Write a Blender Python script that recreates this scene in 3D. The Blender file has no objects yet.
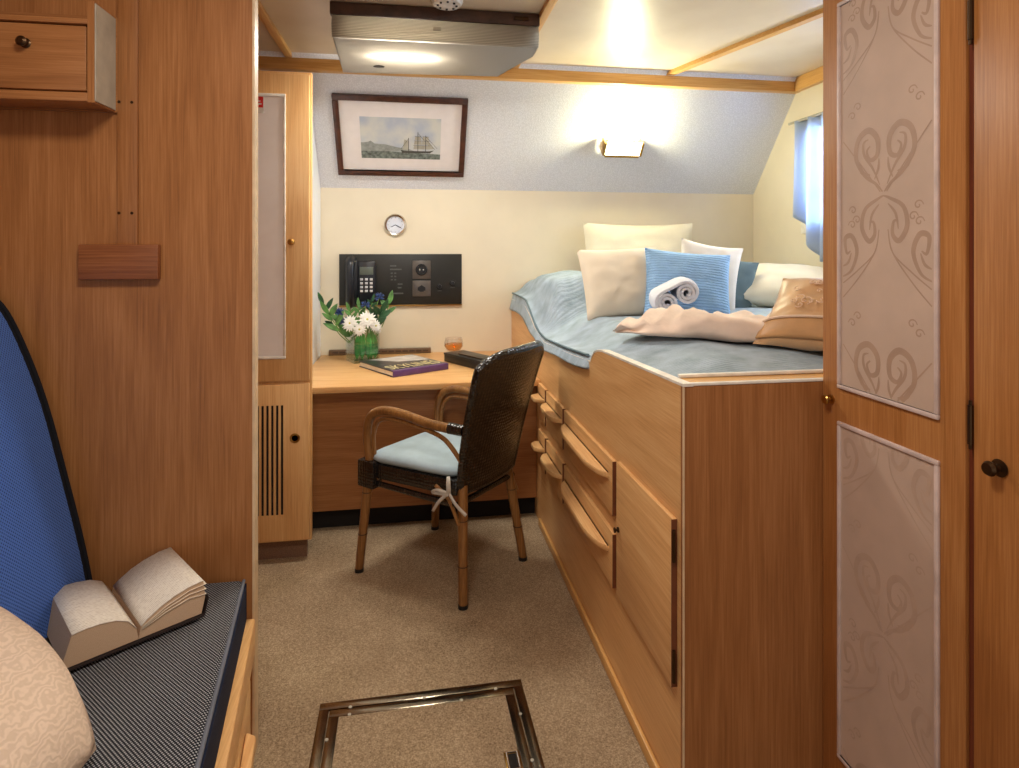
import bpy, bmesh, math, random
from mathutils import Vector, Matrix, noise
R = math.radians
PI = math.pi
random.seed(7)
SC = bpy.context.scene
COL = SC.collection

# ------------------------------------------------------------------ materials
def newmat(name):
    m = bpy.data.materials.new(name); m.use_nodes = True
    nt = m.node_tree; nt.nodes.clear()
    out = nt.nodes.new('ShaderNodeOutputMaterial')
    return m, nt, out
def srgb(c):
    return tuple(((x/255)/12.92 if x/255 <= .04045 else ((x/255+.055)/1.055)**2.4) for x in c)+(1,)
def N(nt, t, **kw):
    n = nt.nodes.new(t)
    for k, v in kw.items():
        if k.startswith('i_'): n.inputs[k[2:].replace('_', ' ')].default_value = v
        else: setattr(n, k, v)
    return n
def L(nt, a, b): nt.links.new(a, b)
def coords(nt, scale=(1,1,1), rot=(0,0,0)):
    tc = N(nt, 'ShaderNodeTexCoord'); mp = N(nt, 'ShaderNodeMapping')
    mp.inputs['Scale'].default_value = scale; mp.inputs['Rotation'].default_value = rot
    L(nt, tc.outputs['Object'], mp.inputs['Vector'])
    return mp.outputs['Vector']
def ramp(nt, fac, stops):
    r = N(nt, 'ShaderNodeValToRGB'); e = r.color_ramp.elements
    while len(e) < len(stops): e.new(.5)
    for k, (p, c) in zip(e, stops): k.position = p; k.color = c
    L(nt, fac, r.inputs['Fac']); return r.outputs['Color']
def bump(nt, height, strength=.2, dist=.002):
    b = N(nt, 'ShaderNodeBump'); b.inputs['Strength'].default_value = strength; b.inputs['Distance'].default_value = dist
    L(nt, height, b.inputs['Height']); return b.outputs['Normal']
def pbsdf(nt, out, rough=.5, metal=0., spec=.5):
    b = N(nt, 'ShaderNodeBsdfPrincipled')
    b.inputs['Roughness'].default_value = rough; b.inputs['Metallic'].default_value = metal
    b.inputs['Specular IOR Level'].default_value = spec
    L(nt, b.outputs['BSDF'], out.inputs['Surface']); return b
def plain(name, c, rough=.5, metal=0., spec=.5, vary=.06, nscale=25, bumpy=0, bscale=200, bdist=.001):
    m, nt, out = newmat(name); b = pbsdf(nt, out, rough, metal, spec)
    v = coords(nt)
    n = N(nt, 'ShaderNodeTexNoise', i_Scale=nscale, i_Detail=3.); L(nt, v, n.inputs['Vector'])
    a = srgb([max(0, x*(1-vary)) for x in c]); d = srgb([min(255, x*(1+vary)) for x in c])
    L(nt, ramp(nt, n.outputs['Fac'], [(.3, a), (.7, d)]), b.inputs['Base Color'])
    if bumpy:
        n2 = N(nt, 'ShaderNodeTexNoise', i_Scale=bscale, i_Detail=2.); L(nt, v, n2.inputs['Vector'])
        L(nt, bump(nt, n2.outputs['Fac'], bumpy, bdist), b.inputs['Normal'])
    return m
def wood(name, dark, mid, light, axis='Z', rough=.38, fine=1., big=1.):
    m, nt, out = newmat(name); b = pbsdf(nt, out, rough, 0, .35)
    def sc(k, along):
        s = [k, k, k]; s['XYZ'.index(axis)] = along; return tuple(s)
    n1 = N(nt, 'ShaderNodeTexNoise', i_Scale=1., i_Detail=2., i_Distortion=.5)
    L(nt, coords(nt, sc(4.5*big, .55*big)), n1.inputs['Vector'])
    mu = N(nt, 'ShaderNodeMath', operation='MULTIPLY'); mu.inputs[1].default_value = 48; L(nt, n1.outputs['Fac'], mu.inputs[0])
    si = N(nt, 'ShaderNodeMath', operation='SINE'); L(nt, mu.outputs[0], si.inputs[0])
    ma = N(nt, 'ShaderNodeMapRange'); ma.inputs['From Min'].default_value = -1; L(nt, si.outputs[0], ma.inputs['Value'])
    n2 = N(nt, 'ShaderNodeTexNoise', i_Scale=1., i_Detail=5., i_Roughness=.65)
    L(nt, coords(nt, sc(260*fine, 6*fine)), n2.inputs['Vector'])
    n3 = N(nt, 'ShaderNodeTexNoise', i_Scale=1., i_Detail=3.)
    L(nt, coords(nt, sc(11, 1.2)), n3.inputs['Vector'])
    a1 = N(nt, 'ShaderNodeMath', operation='MULTIPLY_ADD'); a1.inputs[1].default_value = .13
    L(nt, ma.outputs[0], a1.inputs[0]); L(nt, n2.outputs['Fac'], a1.inputs[2])
    a2 = N(nt, 'ShaderNodeMath', operation='MULTIPLY_ADD'); a2.inputs[1].default_value = .20
    L(nt, n3.outputs['Fac'], a2.inputs[0]); L(nt, a1.outputs[0], a2.inputs[2])
    L(nt, ramp(nt, a2.outputs[0], [(.36, srgb(dark)), (.64, srgb(mid)), (.90, srgb(light))]), b.inputs['Base Color'])
    L(nt, bump(nt, n2.outputs['Fac'], .06, .001), b.inputs['Normal'])
    return m
def weave(name, ca, cb, k=700, rough=.9, rot=0, plane='XY', bs=.5, fac=.5):
    m, nt, out = newmat(name); b = pbsdf(nt, out, rough, 0, .2)
    v = coords(nt, (1,1,1), (0,0,rot)); s = N(nt, 'ShaderNodeSeparateXYZ'); L(nt, v, s.inputs[0])
    def w(o):
        mu = N(nt, 'ShaderNodeMath', operation='MULTIPLY'); mu.inputs[1].default_value = k; L(nt, s.outputs[o], mu.inputs[0])
        si = N(nt, 'ShaderNodeMath', operation='SINE'); L(nt, mu.outputs[0], si.inputs[0]); return si.outputs[0]
    p = N(nt, 'ShaderNodeMath', operation='MULTIPLY'); L(nt, w(plane[0]), p.inputs[0]); L(nt, w(plane[1]), p.inputs[1])
    ma = N(nt, 'ShaderNodeMapRange'); ma.inputs['From Min'].default_value = -1; L(nt, p.outputs[0], ma.inputs['Value'])
    n = N(nt, 'ShaderNodeTexNoise', i_Scale=260., i_Detail=3.); L(nt, v, n.inputs['Vector'])
    ad = N(nt, 'ShaderNodeMath', operation='MULTIPLY_ADD'); ad.inputs[1].default_value = .35
    L(nt, n.outputs['Fac'], ad.inputs[0]); L(nt, ma.outputs[0], ad.inputs[2])
    L(nt, ramp(nt, ad.outputs[0], [(fac, srgb(ca)), (fac+.42, srgb(cb))]), b.inputs['Base Color'])
    L(nt, bump(nt, ma.outputs[0], bs, .0015), b.inputs['Normal'])
    return m
def cloth(name, c, rough=.85, stripes=0, axis='Z', wr=.25, vary=.05, sheen=.0, c2=None, sb=.5):
    m, nt, out = newmat(name); b = pbsdf(nt, out, rough, 0, .25)
    v = coords(nt)
    n = N(nt, 'ShaderNodeTexNoise', i_Scale=14., i_Detail=4.); L(nt, v, n.inputs['Vector'])
    a = srgb([x*(1-vary) for x in c]); d = srgb([min(255, x*(1+vary)) for x in (c2 or c)])
    L(nt, ramp(nt, n.outputs['Fac'], [(.3, a), (.7, d)]), b.inputs['Base Color'])
    h = N(nt, 'ShaderNodeTexNoise', i_Scale=900., i_Detail=2.); L(nt, v, h.inputs['Vector'])
    nb = bump(nt, h.outputs['Fac'], wr, .001)
    if stripes:
        wv = N(nt, 'ShaderNodeTexWave', bands_direction=axis, i_Scale=stripes, i_Distortion=2.5, i_Detail=2., i_Detail_Scale=2.5)
        L(nt, v, wv.inputs['Vector'])
        b2 = N(nt, 'ShaderNodeBump'); b2.inputs['Strength'].default_value = sb; b2.inputs['Distance'].default_value = .004
        L(nt, wv.outputs['Fac'], b2.inputs['Height']); L(nt, nb, b2.inputs['Normal']); nb = b2.outputs['Normal']
    L(nt, nb, b.inputs['Normal'])
    b.inputs['Sheen Weight'].default_value = sheen
    return m
def glassy(name, tint=(1,1,1,1), rough=.02):
    m, nt, out = newmat(name)
    t = N(nt, 'ShaderNodeBsdfTransparent'); t.inputs[0].default_value = tint
    g = N(nt, 'ShaderNodeBsdfGlossy'); g.inputs['Roughness'].default_value = rough
    lw = N(nt, 'ShaderNodeLayerWeight', i_Blend=.25); mx = N(nt, 'ShaderNodeMixShader')
    mp = N(nt, 'ShaderNodeMapRange'); mp.inputs['To Min'].default_value = .05; mp.inputs['To Max'].default_value = .6
    L(nt, lw.outputs['Facing'], mp.inputs['Value']); L(nt, mp.outputs[0], mx.inputs[0])
    L(nt, t.outputs[0], mx.inputs[1]); L(nt, g.outputs[0], mx.inputs[2]); L(nt, mx.outputs[0], out.inputs['Surface'])
    return m
def emit(name, c, s):
    m, nt, out = newmat(name); e = N(nt, 'ShaderNodeEmission'); e.inputs[0].default_value = srgb(c); e.inputs[1].default_value = s
    L(nt, e.outputs[0], out.inputs['Surface']); return m

M = {}
HON = ((200,146,90), (220,170,112), (232,190,132))
RED = ((134,86,48), (159,105,60), (178,123,76))
M['oak_z'] = wood('honey oak upright grain', *HON, axis='Z')
M['oak_y'] = wood('honey oak lengthwise grain', *HON, axis='Y')
M['oak_x'] = wood('honey oak crosswise grain', *HON, axis='X')
M['door_z'] = wood('golden brown oak door', (146,92,46), (170,112,60), (188,132,78), axis='Z')
M['red_z'] = wood('red oak upright grain', *RED, axis='Z')
M['red_x'] = wood('red oak crosswise grain', *RED, axis='X')
M['red_y'] = wood('red oak lengthwise grain', *RED, axis='Y')
M['teak_x'] = wood('brown teak block', (112,64,36), (140,84,50), (158,102,64), axis='X')
M['pine_x'] = wood('pale pine crosswise', (190,134,70), (216,164,96), (228,182,116), axis='X')
M['pine_y'] = wood('pale pine lengthwise', (190,134,70), (216,164,96), (228,182,116), axis='Y')
M['endgrain'] = plain('dark end grain', (108,58,30), .6)
M['recess_shade'] = plain('painted recess shade', (22,16,12), .9)  # shade of gaps and recesses put into a near-black colour
M['white_edge'] = plain('white laminate edge', (232,226,214), .35)
M['pale_edge'] = plain('pale oak edging', (214,186,150), .4)
M['grey_panel'] = plain('pale grey laminate', (182,176,160), .4)
M['cream_wall'] = plain('cream painted wall', (230,219,196), .5, vary=.012, nscale=6, bumpy=.1, bscale=60)
M['white_side'] = plain('white painted side panel', (240,243,250), .5, vary=.01)
M['fab_white'] = plain('pale padded fabric panel', (252,250,250), .7, vary=.03, nscale=8, bumpy=.1)
M['fab_mauve'] = plain('beige silk fabric panel', (192,167,149), .55, vary=.03, nscale=10, bumpy=.12, bscale=600)
M['fab_pattern'] = plain('darker damask scroll', (171,142,121), .45, vary=.03)
M['fab_pattern2'] = plain('faint damask scroll', (184,158,139), .45, vary=.03)
M['lilac_trim'] = plain('pale bead trim', (204,184,176), .4)
M['chrome'] = plain('polished steel', (205,200,192), .16, 1.)
M['hatch_metal'] = plain('dull polished steel', (150,138,120), .2, 1.)
M['brass'] = plain('aged brass', (176,136,74), .28, 1.)
M['dark_brass'] = plain('dark bronze fitting', (74,54,36), .35, .9)
M['black'] = plain('black plastic', (20,20,22), .35)
M['black_panel'] = plain('black panel', (30,30,28), .42)
M['phone'] = plain('dark blue black phone plastic', (22,25,34), .3)
M['key'] = plain('pale grey key', (206,206,210), .4)
M['lcd'] = plain('grey green display', (88,96,88), .3)
M['socket'] = plain('grey socket plate', (96,90,86), .35, .4)
M['dim_print'] = plain('dim grey print', (78,80,80), .5)
M['blue_back'] = weave('blue woven upholstery', (30,52,110), (84,122,200), 760, plane='YZ', bs=.6, fac=.25)
M['navy_side'] = cloth('navy cushion border', (26,34,58), .9)
M['black_gusset'] = cloth('black cushion gusset', (20,20,26), .9)
M['seat_weave'] = weave('black and grey dotted upholstery', (18,20,28), (168,168,172), 900, plane='XY', bs=.5, fac=.72)
M['piping'] = cloth('grey piping', (106,110,120), .9)
M['cream_cloth'] = cloth('cream cotton', (236,222,200), .85, wr=.15, vary=.015)
M['cream_cloth_b'] = cloth('ivory cotton', (238,230,208), .85, wr=.15, vary=.015)
M['white_cloth'] = cloth('white cotton', (232,226,220), .85, wr=.15, vary=.015)
M['blue_cloth'] = cloth('sky blue quilted cotton', (152,192,236), .8, stripes=26, axis='Z', sb=.7)
M['grey_blue_cloth'] = cloth('slate grey cotton', (104,124,134), .85, wr=.15)
M['quilt'] = cloth('slate blue quilted coverlet', (158,176,188), .85, stripes=30, axis='Y', sb=.45, c2=(174,190,204))
M['throw'] = cloth('pink cream duvet cotton', (240,218,200), .9, wr=.2)
M['towel'] = cloth('white terry towel', (226,230,242), .95, wr=.9, vary=.03)
M['satin'] = cloth('beige satin', (206,166,122), .38, wr=.05, sheen=.4)
M['satin_band'] = cloth('darker beige satin band', (192,148,102), .42, wr=.05)
M['thread'] = cloth('pale embroidery thread', (232,204,180), .6)
M['lace'] = None
M['cushion_blue'] = cloth('pale grey blue seat pad', (164,182,192), .85, wr=.1)
M['tie'] = cloth('grey white ribbon', (196,190,180), .8)
M['cane'] = wood('brown bamboo cane', (94,60,30), (134,92,50), (160,116,68), axis='Z', rough=.3, fine=.6)
M['cane_node'] = plain('dark bamboo node', (70,42,22), .5)
M['paper'] = plain('book paper', (226,210,186), .8, vary=.03)
M['paper_edge'] = None
M['book_cover'] = plain('dark book cover', (46,36,34), .5)
M['purple'] = plain('purple book spine', (96,64,120), .4)
M['mag_dark'] = plain('dark photo cover', (52,46,50), .3, vary=.3, nscale=20)
M['mag_pale'] = plain('pale photo cover', (196,190,186), .3, vary=.1)
M['gold_text'] = plain('pale gold lettering', (226,212,160), .4)
M['leaf'] = plain('green leaf', (84,130,66), .45, vary=.25, nscale=18)
M['leaf_d'] = plain('dark green leaf', (34,78,44), .45, vary=.25, nscale=18)
M['leaf_b'] = plain('bright green blade', (56,156,78), .4, vary=.2)
M['petal'] = plain('white petal', (240,238,232), .6, vary=.02)
M['yellow'] = plain('yellow flower eye', (196,190,90), .6)
M['thistle'] = plain('blue thistle', (52,72,120), .6, vary=.25, nscale=60)
M['stem'] = plain('green stem', (104,140,66), .5)
M['glass'] = glassy('clear glass')
M['green_glass'] = glassy('glass vase with green tint', (.92,.97,.94,1))
M['water'] = glassy('water', (.93,.97,.95,1))
M['amber'] = glassy('amber spirit', (.95,.55,.12,1))
M['mahogany'] = plain('dark mahogany frame', (72,40,30), .3, vary=.2)
M['mat_white'] = plain('white picture mount', (232,224,222), .7, vary=.01)
M['print_sea'] = plain('grey green sea print', (104,112,106), .7, vary=.3, nscale=60)
M['print_ink'] = plain('brown ink print', (70,68,62), .7)
M['print_sail'] = plain('pale sail print', (176,172,158), .7)
M['print_hill'] = plain('grey hill print', (146,150,146), .7, vary=.1, nscale=60)
M['clock_face'] = plain('pale blue white dial', (216,222,236), .4, vary=.02)
M['ink'] = plain('dark blue ink', (40,44,80), .5)
M['red'] = plain('red label', (206,38,34), .4)
M['off_white'] = plain('white plastic', (222,220,216), .4)
M['strip'] = plain('grey brown strip', (112,88,66), .5)
M['strip_slot'] = plain('grey brown slot', (78,58,42), .6)
M['brown_board'] = plain('dark brown lip board', (74,52,42), .45, vary=.15)
M['curtain'] = None
M['plinth_carpet'] = plain('brown carpeted plinth', (120,92,72), .95, vary=.2, nscale=300)

# carpet
m, nt, out = newmat('beige loop carpet'); b = pbsdf(nt, out, .95, 0, .1); v = coords(nt); v.node.inputs['Location'].default_value = (.3,.2,.0021)
n = N(nt, 'ShaderNodeTexNoise', i_Scale=230., i_Detail=4., i_Roughness=.85); L(nt, v, n.inputs['Vector'])
n2 = N(nt, 'ShaderNodeTexNoise', i_Scale=3., i_Detail=3.); L(nt, v, n2.inputs['Vector'])
ad = N(nt, 'ShaderNodeMath', operation='MULTIPLY_ADD'); ad.inputs[1].default_value = .25; L(nt, n2.outputs['Fac'], ad.inputs[0]); L(nt, n.outputs['Fac'], ad.inputs[2])
L(nt, ramp(nt, ad.outputs[0], [(.46, srgb((118,98,76))), (.62, srgb((172,148,118))), (.78, srgb((218,196,164)))]), b.inputs['Base Color'])
L(nt, bump(nt, n.outputs['Fac'], .8, .006), b.inputs['Normal']); M['carpet'] = m
# embossed vinyl on the sloped panel
m, nt, out = newmat('embossed white vinyl'); b = pbsdf(nt, out, .5, 0, .4); v = coords(nt)
vo = N(nt, 'ShaderNodeTexVoronoi', i_Scale=150.); L(nt, v, vo.inputs['Vector'])
L(nt, ramp(nt, vo.outputs['Distance'], [(.1, srgb((240,241,247))), (.6, srgb((220,221,227)))]), b.inputs['Base Color'])
L(nt, bump(nt, vo.outputs['Distance'], .28, .002), b.inputs['Normal']); M['vinyl'] = m
# glossy ceiling
m, nt, out = newmat('glossy cream ceiling panel'); b = pbsdf(nt, out, .36, 0, .6); v = coords(nt)
n = N(nt, 'ShaderNodeTexNoise', i_Scale=4., i_Detail=4.); L(nt, v, n.inputs['Vector'])
L(nt, ramp(nt, n.outputs['Fac'], [(.3, srgb((214,196,170))), (.7, srgb((226,210,186)))]), b.inputs['Base Color'])
n = N(nt, 'ShaderNodeTexNoise', i_Scale=18., i_Detail=3.); L(nt, v, n.inputs['Vector'])
L(nt, bump(nt, n.outputs['Fac'], .12, .004), b.inputs['Normal']); M['ceiling'] = m
# woven dark resin of the chair
m, nt, out = newmat('black woven rattan'); b = pbsdf(nt, out, .22, 0, .8); v = coords(nt)
ck = N(nt, 'ShaderNodeTexVoronoi', i_Scale=78.); ck.inputs['Randomness'].default_value = .3; L(nt, v, ck.inputs['Vector'])
L(nt, ramp(nt, ck.outputs['Distance'], [(.15, srgb((36,29,27))), (.6, srgb((10,9,9)))]), b.inputs['Base Color'])
bn = N(nt, 'ShaderNodeBump'); bn.inputs['Strength'].default_value = .9; bn.inputs['Distance'].default_value = .004; bn.invert = True
L(nt, ck.outputs['Distance'], bn.inputs['Height']); L(nt, bn.outputs[0], b.inputs['Normal']); M['rattan'] = m
# embroidered cream bolster
m, nt, out = newmat('cream embroidered cushion'); b = pbsdf(nt, out, .8, 0, .3); v = coords(nt)
wv = N(nt, 'ShaderNodeTexWave', wave_type='RINGS', i_Scale=26., i_Distortion=16., i_Detail=2.5, i_Detail_Scale=1.6); L(nt, v, wv.inputs['Vector'])
L(nt, ramp(nt, wv.outputs['Fac'], [(.2, srgb((204,180,158))), (.9, srgb((218,194,172)))]), b.inputs['Base Color'])
L(nt, bump(nt, wv.outputs['Fac'], .18, .002), b.inputs['Normal']); M['lace'] = m
# page edges: fine lines along z
m, nt, out = newmat('book page edges'); b = pbsdf(nt, out, .9, 0, .2)
wv = N(nt, 'ShaderNodeTexWave', bands_direction='Z', i_Scale=190., i_Distortion=1.5); L(nt, coords(nt), wv.inputs['Vector'])
L(nt, ramp(nt, wv.outputs['Fac'], [(.1, srgb((178,144,114))), (.8, srgb((222,194,164)))]), b.inputs['Base Color']); M['paper_edge'] = m
# printed page
m, nt, out = newmat('printed page'); b = pbsdf(nt, out, .8, 0, .3); v = coords(nt)
wv = N(nt, 'ShaderNodeTexWave', bands_direction='Y', i_Scale=52., i_Distortion=.3); L(nt, v, wv.inputs['Vector'])
n = N(nt, 'ShaderNodeTexNoise', i_Scale=160., i_Detail=2.); L(nt, v, n.inputs['Vector'])
mu = N(nt, 'ShaderNodeMath', operation='MULTIPLY'); L(nt, wv.outputs['Fac'], mu.inputs[0]); L(nt, n.outputs['Fac'], mu.inputs[1])
L(nt, ramp(nt, mu.outputs[0], [(.28, srgb((240,232,218))), (.6, srgb((198,184,168)))]), b.inputs['Base Color']); M['page'] = m
# translucent curtain
m, nt, out = newmat('pale blue satin curtain'); d = N(nt, 'ShaderNodeBsdfPrincipled'); d.inputs['Roughness'].default_value = .35
v = coords(nt); n = N(nt, 'ShaderNodeTexNoise', i_Scale=6.); L(nt, v, n.inputs['Vector'])
L(nt, ramp(nt, n.outputs['Fac'], [(.3, srgb((186,200,222))), (.7, srgb((206,216,232)))]), d.inputs['Base Color'])
t = N(nt, 'ShaderNodeBsdfTranslucent'); t.inputs[0].default_value = srgb((196,216,246)); mx = N(nt, 'ShaderNodeMixShader'); mx.inputs[0].default_value = .45
L(nt, d.outputs[0], mx.inputs[1]); L(nt, t.outputs[0], mx.inputs[2]); L(nt, mx.outputs[0], out.inputs['Surface']); M['curtain'] = m
# ribbed translucent lamp diffuser
def diffuser(name, axis, gl, dk=(186,180,170), lt=(206,202,194)):
    m, nt, out = newmat(name)
    g = N(nt, 'ShaderNodeBsdfPrincipled'); g.inputs['Roughness'].default_value = .3; g.inputs['Metallic'].default_value = .35; g.inputs['Base Color'].default_value = srgb((186,180,170))
    v = coords(nt); wv = N(nt, 'ShaderNodeTexWave', bands_direction=axis, i_Scale=55., i_Distortion=.2); L(nt, v, wv.inputs['Vector'])
    nb = bump(nt, wv.outputs['Fac'], .6, .003); L(nt, nb, g.inputs['Normal'])
    L(nt, ramp(nt, wv.outputs['Fac'], [(.1, srgb(dk)), (.8, srgb(lt))]), g.inputs['Base Color'])  # light and shade of the ribs painted in as pale and dark bands
    t = N(nt, 'ShaderNodeBsdfTranslucent'); t.inputs[0].default_value = srgb((240,232,216)); mx = N(nt, 'ShaderNodeMixShader'); mx.inputs[0].default_value = gl
    L(nt, g.outputs[0], mx.inputs[1]); L(nt, t.outputs[0], mx.inputs[2]); L(nt, mx.outputs[0], out.inputs['Surface']); return m
M['diff_face'] = diffuser('ribbed lamp diffuser lip', 'Z', .35, (104,98,92))
M['diff_flat'] = diffuser('brushed lamp diffuser', 'Y', .16, (128,127,128), (160,159,160))
M['tube_lit'] = emit('lit fluorescent tube', (255,246,230), 85)
M['sconce_glass'] = emit('lit frosted sconce glass', (255,246,206), 6)
m, nt, out = newmat('printed sky'); b = pbsdf(nt, out, .7); v = coords(nt); n = N(nt, 'ShaderNodeTexNoise', i_Scale=9., i_Detail=4.); L(nt, v, n.inputs['Vector'])
L(nt, ramp(nt, n.outputs['Fac'], [(.35, srgb((176,184,198))), (.65, srgb((206,206,200)))]), b.inputs['Base Color']); M['print_sky'] = m

# ------------------------------------------------------------------ mesh builder
MW = {}                                   # world matrix of every empty / root we place
class MB:
    def __init__(self): self.v = []; self.f = []; self.mi = []; self.sm = []
    def add(self, vs, fs, mi=0, sm=False):
        o = len(self.v); self.v += [Vector(p) for p in vs]
        for f in fs: self.f.append([i+o for i in f]); self.mi.append(mi); self.sm.append(sm)
        return self
    def bm(self, b, mi=0, sm=False):
        b.verts.ensure_lookup_table(); b.verts.index_update()
        self.add([v.co.copy() for v in b.verts], [[v.index for v in f.verts] for f in b.faces], mi, sm); b.free(); return self
    def box(self, lo, hi, bev=0., mi=0, mat=None, seg=2):
        b = bmesh.new(); bmesh.ops.create_cube(b, size=1)
        lo = Vector(lo); hi = Vector(hi)
        for v in b.verts: v.co = Vector([(lo[i]+hi[i])/2+v.co[i]*(hi[i]-lo[i]) for i in range(3)])
        if bev: bmesh.ops.bevel(b, geom=b.edges[:], offset=bev, segments=seg, affect='EDGES', profile=.5)
        if mat: bmesh.ops.transform(b, matrix=mat, verts=b.verts)
        return self.bm(b, mi, bool(bev))
    def tube(self, pts, r, n=10, mi=0, cap=True, closed=False):
        pts = [Vector(p) for p in pts]; rs = r if isinstance(r, (list, tuple)) else [r]*len(pts)
        m_ = len(pts); up = None; vs = []
        for i, p in enumerate(pts):
            if closed: t = pts[(i+1) % m_]-pts[i-1]
            else: t = pts[min(i+1, m_-1)]-pts[max(i-1, 0)]
            t.normalize()
            if up is None:
                up = Vector((0,0,1)) if abs(t.z) < .9 else Vector((1,0,0))
            a = up-t*up.dot(t)
            if a.length < 1e-5: a = t.orthogonal()
            a.normalize(); up = a; c = t.cross(a)
            for k in range(n):
                q = 2*PI*k/n; vs.append(p+(a*math.cos(q)+c*math.sin(q))*rs[i])
        fs = []
        for i in range(m_ if closed else m_-1):
            j = (i+1) % m_
            for k in range(n): fs.append([i*n+k, i*n+(k+1) % n, j*n+(k+1) % n, j*n+k])
        if cap and not closed: fs += [list(range(n))[::-1], [(m_-1)*n+k for k in range(n)]]
        return self.add(vs, fs, mi, True)
    def lathe(self, prof, c=(0,0,0), n=24, mi=0, mat=None):
        c = Vector(c); vs = []; fs = []; m_ = len(prof)
        for r, z in prof:
            for k in range(n): vs.append(Vector((r*math.cos(2*PI*k/n), r*math.sin(2*PI*k/n), z)))
        for i in range(m_-1):
            for k in range(n): fs.append([i*n+k, i*n+(k+1) % n, (i+1)*n+(k+1) % n, (i+1)*n+k])
        if prof[0][0] > 1e-5: fs.append(list(range(n))[::-1])
        if prof[-1][0] > 1e-5: fs.append([(m_-1)*n+k for k in range(n)])
        vs = [(mat @ v if mat else v)+c for v in vs]
        return self.add(vs, fs, mi, True)
    def prism(self, poly, d0, d1, plane='YZ', mi=0, bev=0.):
        # polygon in a plane, extruded along the remaining axis from d0 to d1
        def P(a, b, d):
            return {'YZ': (d, a, b), 'XZ': (a, d, b), 'XY': (a, b, d)}[plane]
        n = len(poly); b = bmesh.new()
        A = [b.verts.new(P(x, y, d0)) for x, y in poly]; B = [b.verts.new(P(x, y, d1)) for x, y in poly]
        b.faces.new(A); b.faces.new(B[::-1])
        for i in range(n): b.faces.new([A[i], B[i], B[(i+1) % n], A[(i+1) % n]])
        bmesh.ops.recalc_face_normals(b, faces=b.faces)
        if bev: bmesh.ops.bevel(b, geom=b.edges[:], offset=bev, segments=2, affect='EDGES', profile=.5)
        return self.bm(b, mi, bool(bev))
    def ribbon(self, pts, w, nrm, mi=0):
        # flat strip of varying width lying in the plane with normal nrm
        pts = [Vector(p) for p in pts]; nrm = Vector(nrm).normalized(); m_ = len(pts)
        ws = w if isinstance(w, (list, tuple)) else [w]*m_
        vs = []
        for i, p in enumerate(pts):
            t = (pts[min(i+1, m_-1)]-pts[max(i-1, 0)]).normalized(); s = nrm.cross(t)
            vs += [p+s*ws[i]/2, p-s*ws[i]/2]
        return self.add(vs, [[2*i, 2*i+1, 2*i+3, 2*i+2] for i in range(m_-1)], mi)
    def grid(self, fn, nu, nv, mi=0, close_u=False):
        vs = [Vector(fn(i/(nu if close_u else nu-1), j/(nv-1))) for j in range(nv) for i in range(nu)]
        fs = []
        for j in range(nv-1):
            for i in range(nu if close_u else nu-1):
                k = (i+1) % nu; fs.append([j*nu+i, j*nu+k, (j+1)*nu+k, (j+1)*nu+i])
        return self.add(vs, fs, mi, True)
    def build(self, name, mats, parent=None, local=False, ang=35, solid=0, subd=0, recalc=True):
        if not isinstance(mats, (list, tuple)): mats = [mats]
        mats = [M[x] if isinstance(x, str) else x for x in mats]
        W = MW.get(parent.name, Matrix()) if parent else Matrix()
        inv = Matrix() if local else W.inverted()
        me = bpy.data.meshes.new(name); me.from_pydata([inv @ p for p in self.v], [], self.f)
        for x in mats: me.materials.append(x)
        me.polygons.foreach_set('material_index', self.mi); me.polygons.foreach_set('use_smooth', self.sm)
        me.update()
        if recalc:
            b = bmesh.new(); b.from_mesh(me); bmesh.ops.remove_doubles(b, verts=b.verts, dist=1e-6)
            bmesh.ops.recalc_face_normals(b, faces=b.faces); b.to_mesh(me); b.free()
        try: me.set_sharp_from_angle(angle=R(ang))
        except Exception: pass
        o = bpy.data.objects.new(name, me); COL.objects.link(o)
        if parent: o.parent = parent; MW[o.name] = W.copy()
        if solid:
            s = o.modifiers.new('t', 'SOLIDIFY'); s.thickness = abs(solid); s.offset = -1 if solid > 0 else 1
        if subd:
            s = o.modifiers.new('s', 'SUBSURF'); s.levels = subd; s.render_levels = subd
        return o
def thing(name, label, cat, loc=(0,0,0), rotz=0, group=None, rot=None):
    o = bpy.data.objects.new(name, None); COL.objects.link(o); o.empty_display_size = .05
    o.location = loc; o.rotation_euler = rot if rot else (0,0,rotz)
    o['label'] = label; o['category'] = cat
    if group: o['group'] = group
    E_ = o.rotation_euler.to_matrix().to_4x4(); MW[o.name] = Matrix.Translation(Vector(loc)) @ E_
    return o
def tag(o, label, cat, group=None, kind=None):
    o['label'] = label; o['category'] = cat
    if group: o['group'] = group
    if kind: o['kind'] = kind
    return o
def struct(o): o['kind'] = 'structure'; return o
def place(o, loc, rot=(0,0,0)):
    o.location = loc; o.rotation_euler = rot; return o
def text_mesh(s, size, ext=.0008):
    cu = bpy.data.curves.new('lettering', 'FONT'); cu.body = s; cu.size = size; cu.extrude = ext; cu.align_x = 'LEFT'
    o = bpy.data.objects.new('lettering', cu); COL.objects.link(o)
    dg = bpy.context.evaluated_depsgraph_get(); me = bpy.data.meshes.new_from_object(o.evaluated_get(dg))
    vs = [v.co.copy() for v in me.vertices]; fs = [list(p.vertices) for p in me.polygons]
    bpy.data.objects.remove(o); bpy.data.curves.remove(cu); bpy.data.meshes.remove(me)
    return vs, fs
def smooth(a, b, x):
    t = max(0., min(1., (x-a)/(b-a))); return t*t*(3-2*t)
def lerp(a, b, t): return a+(b-a)*t
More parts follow.
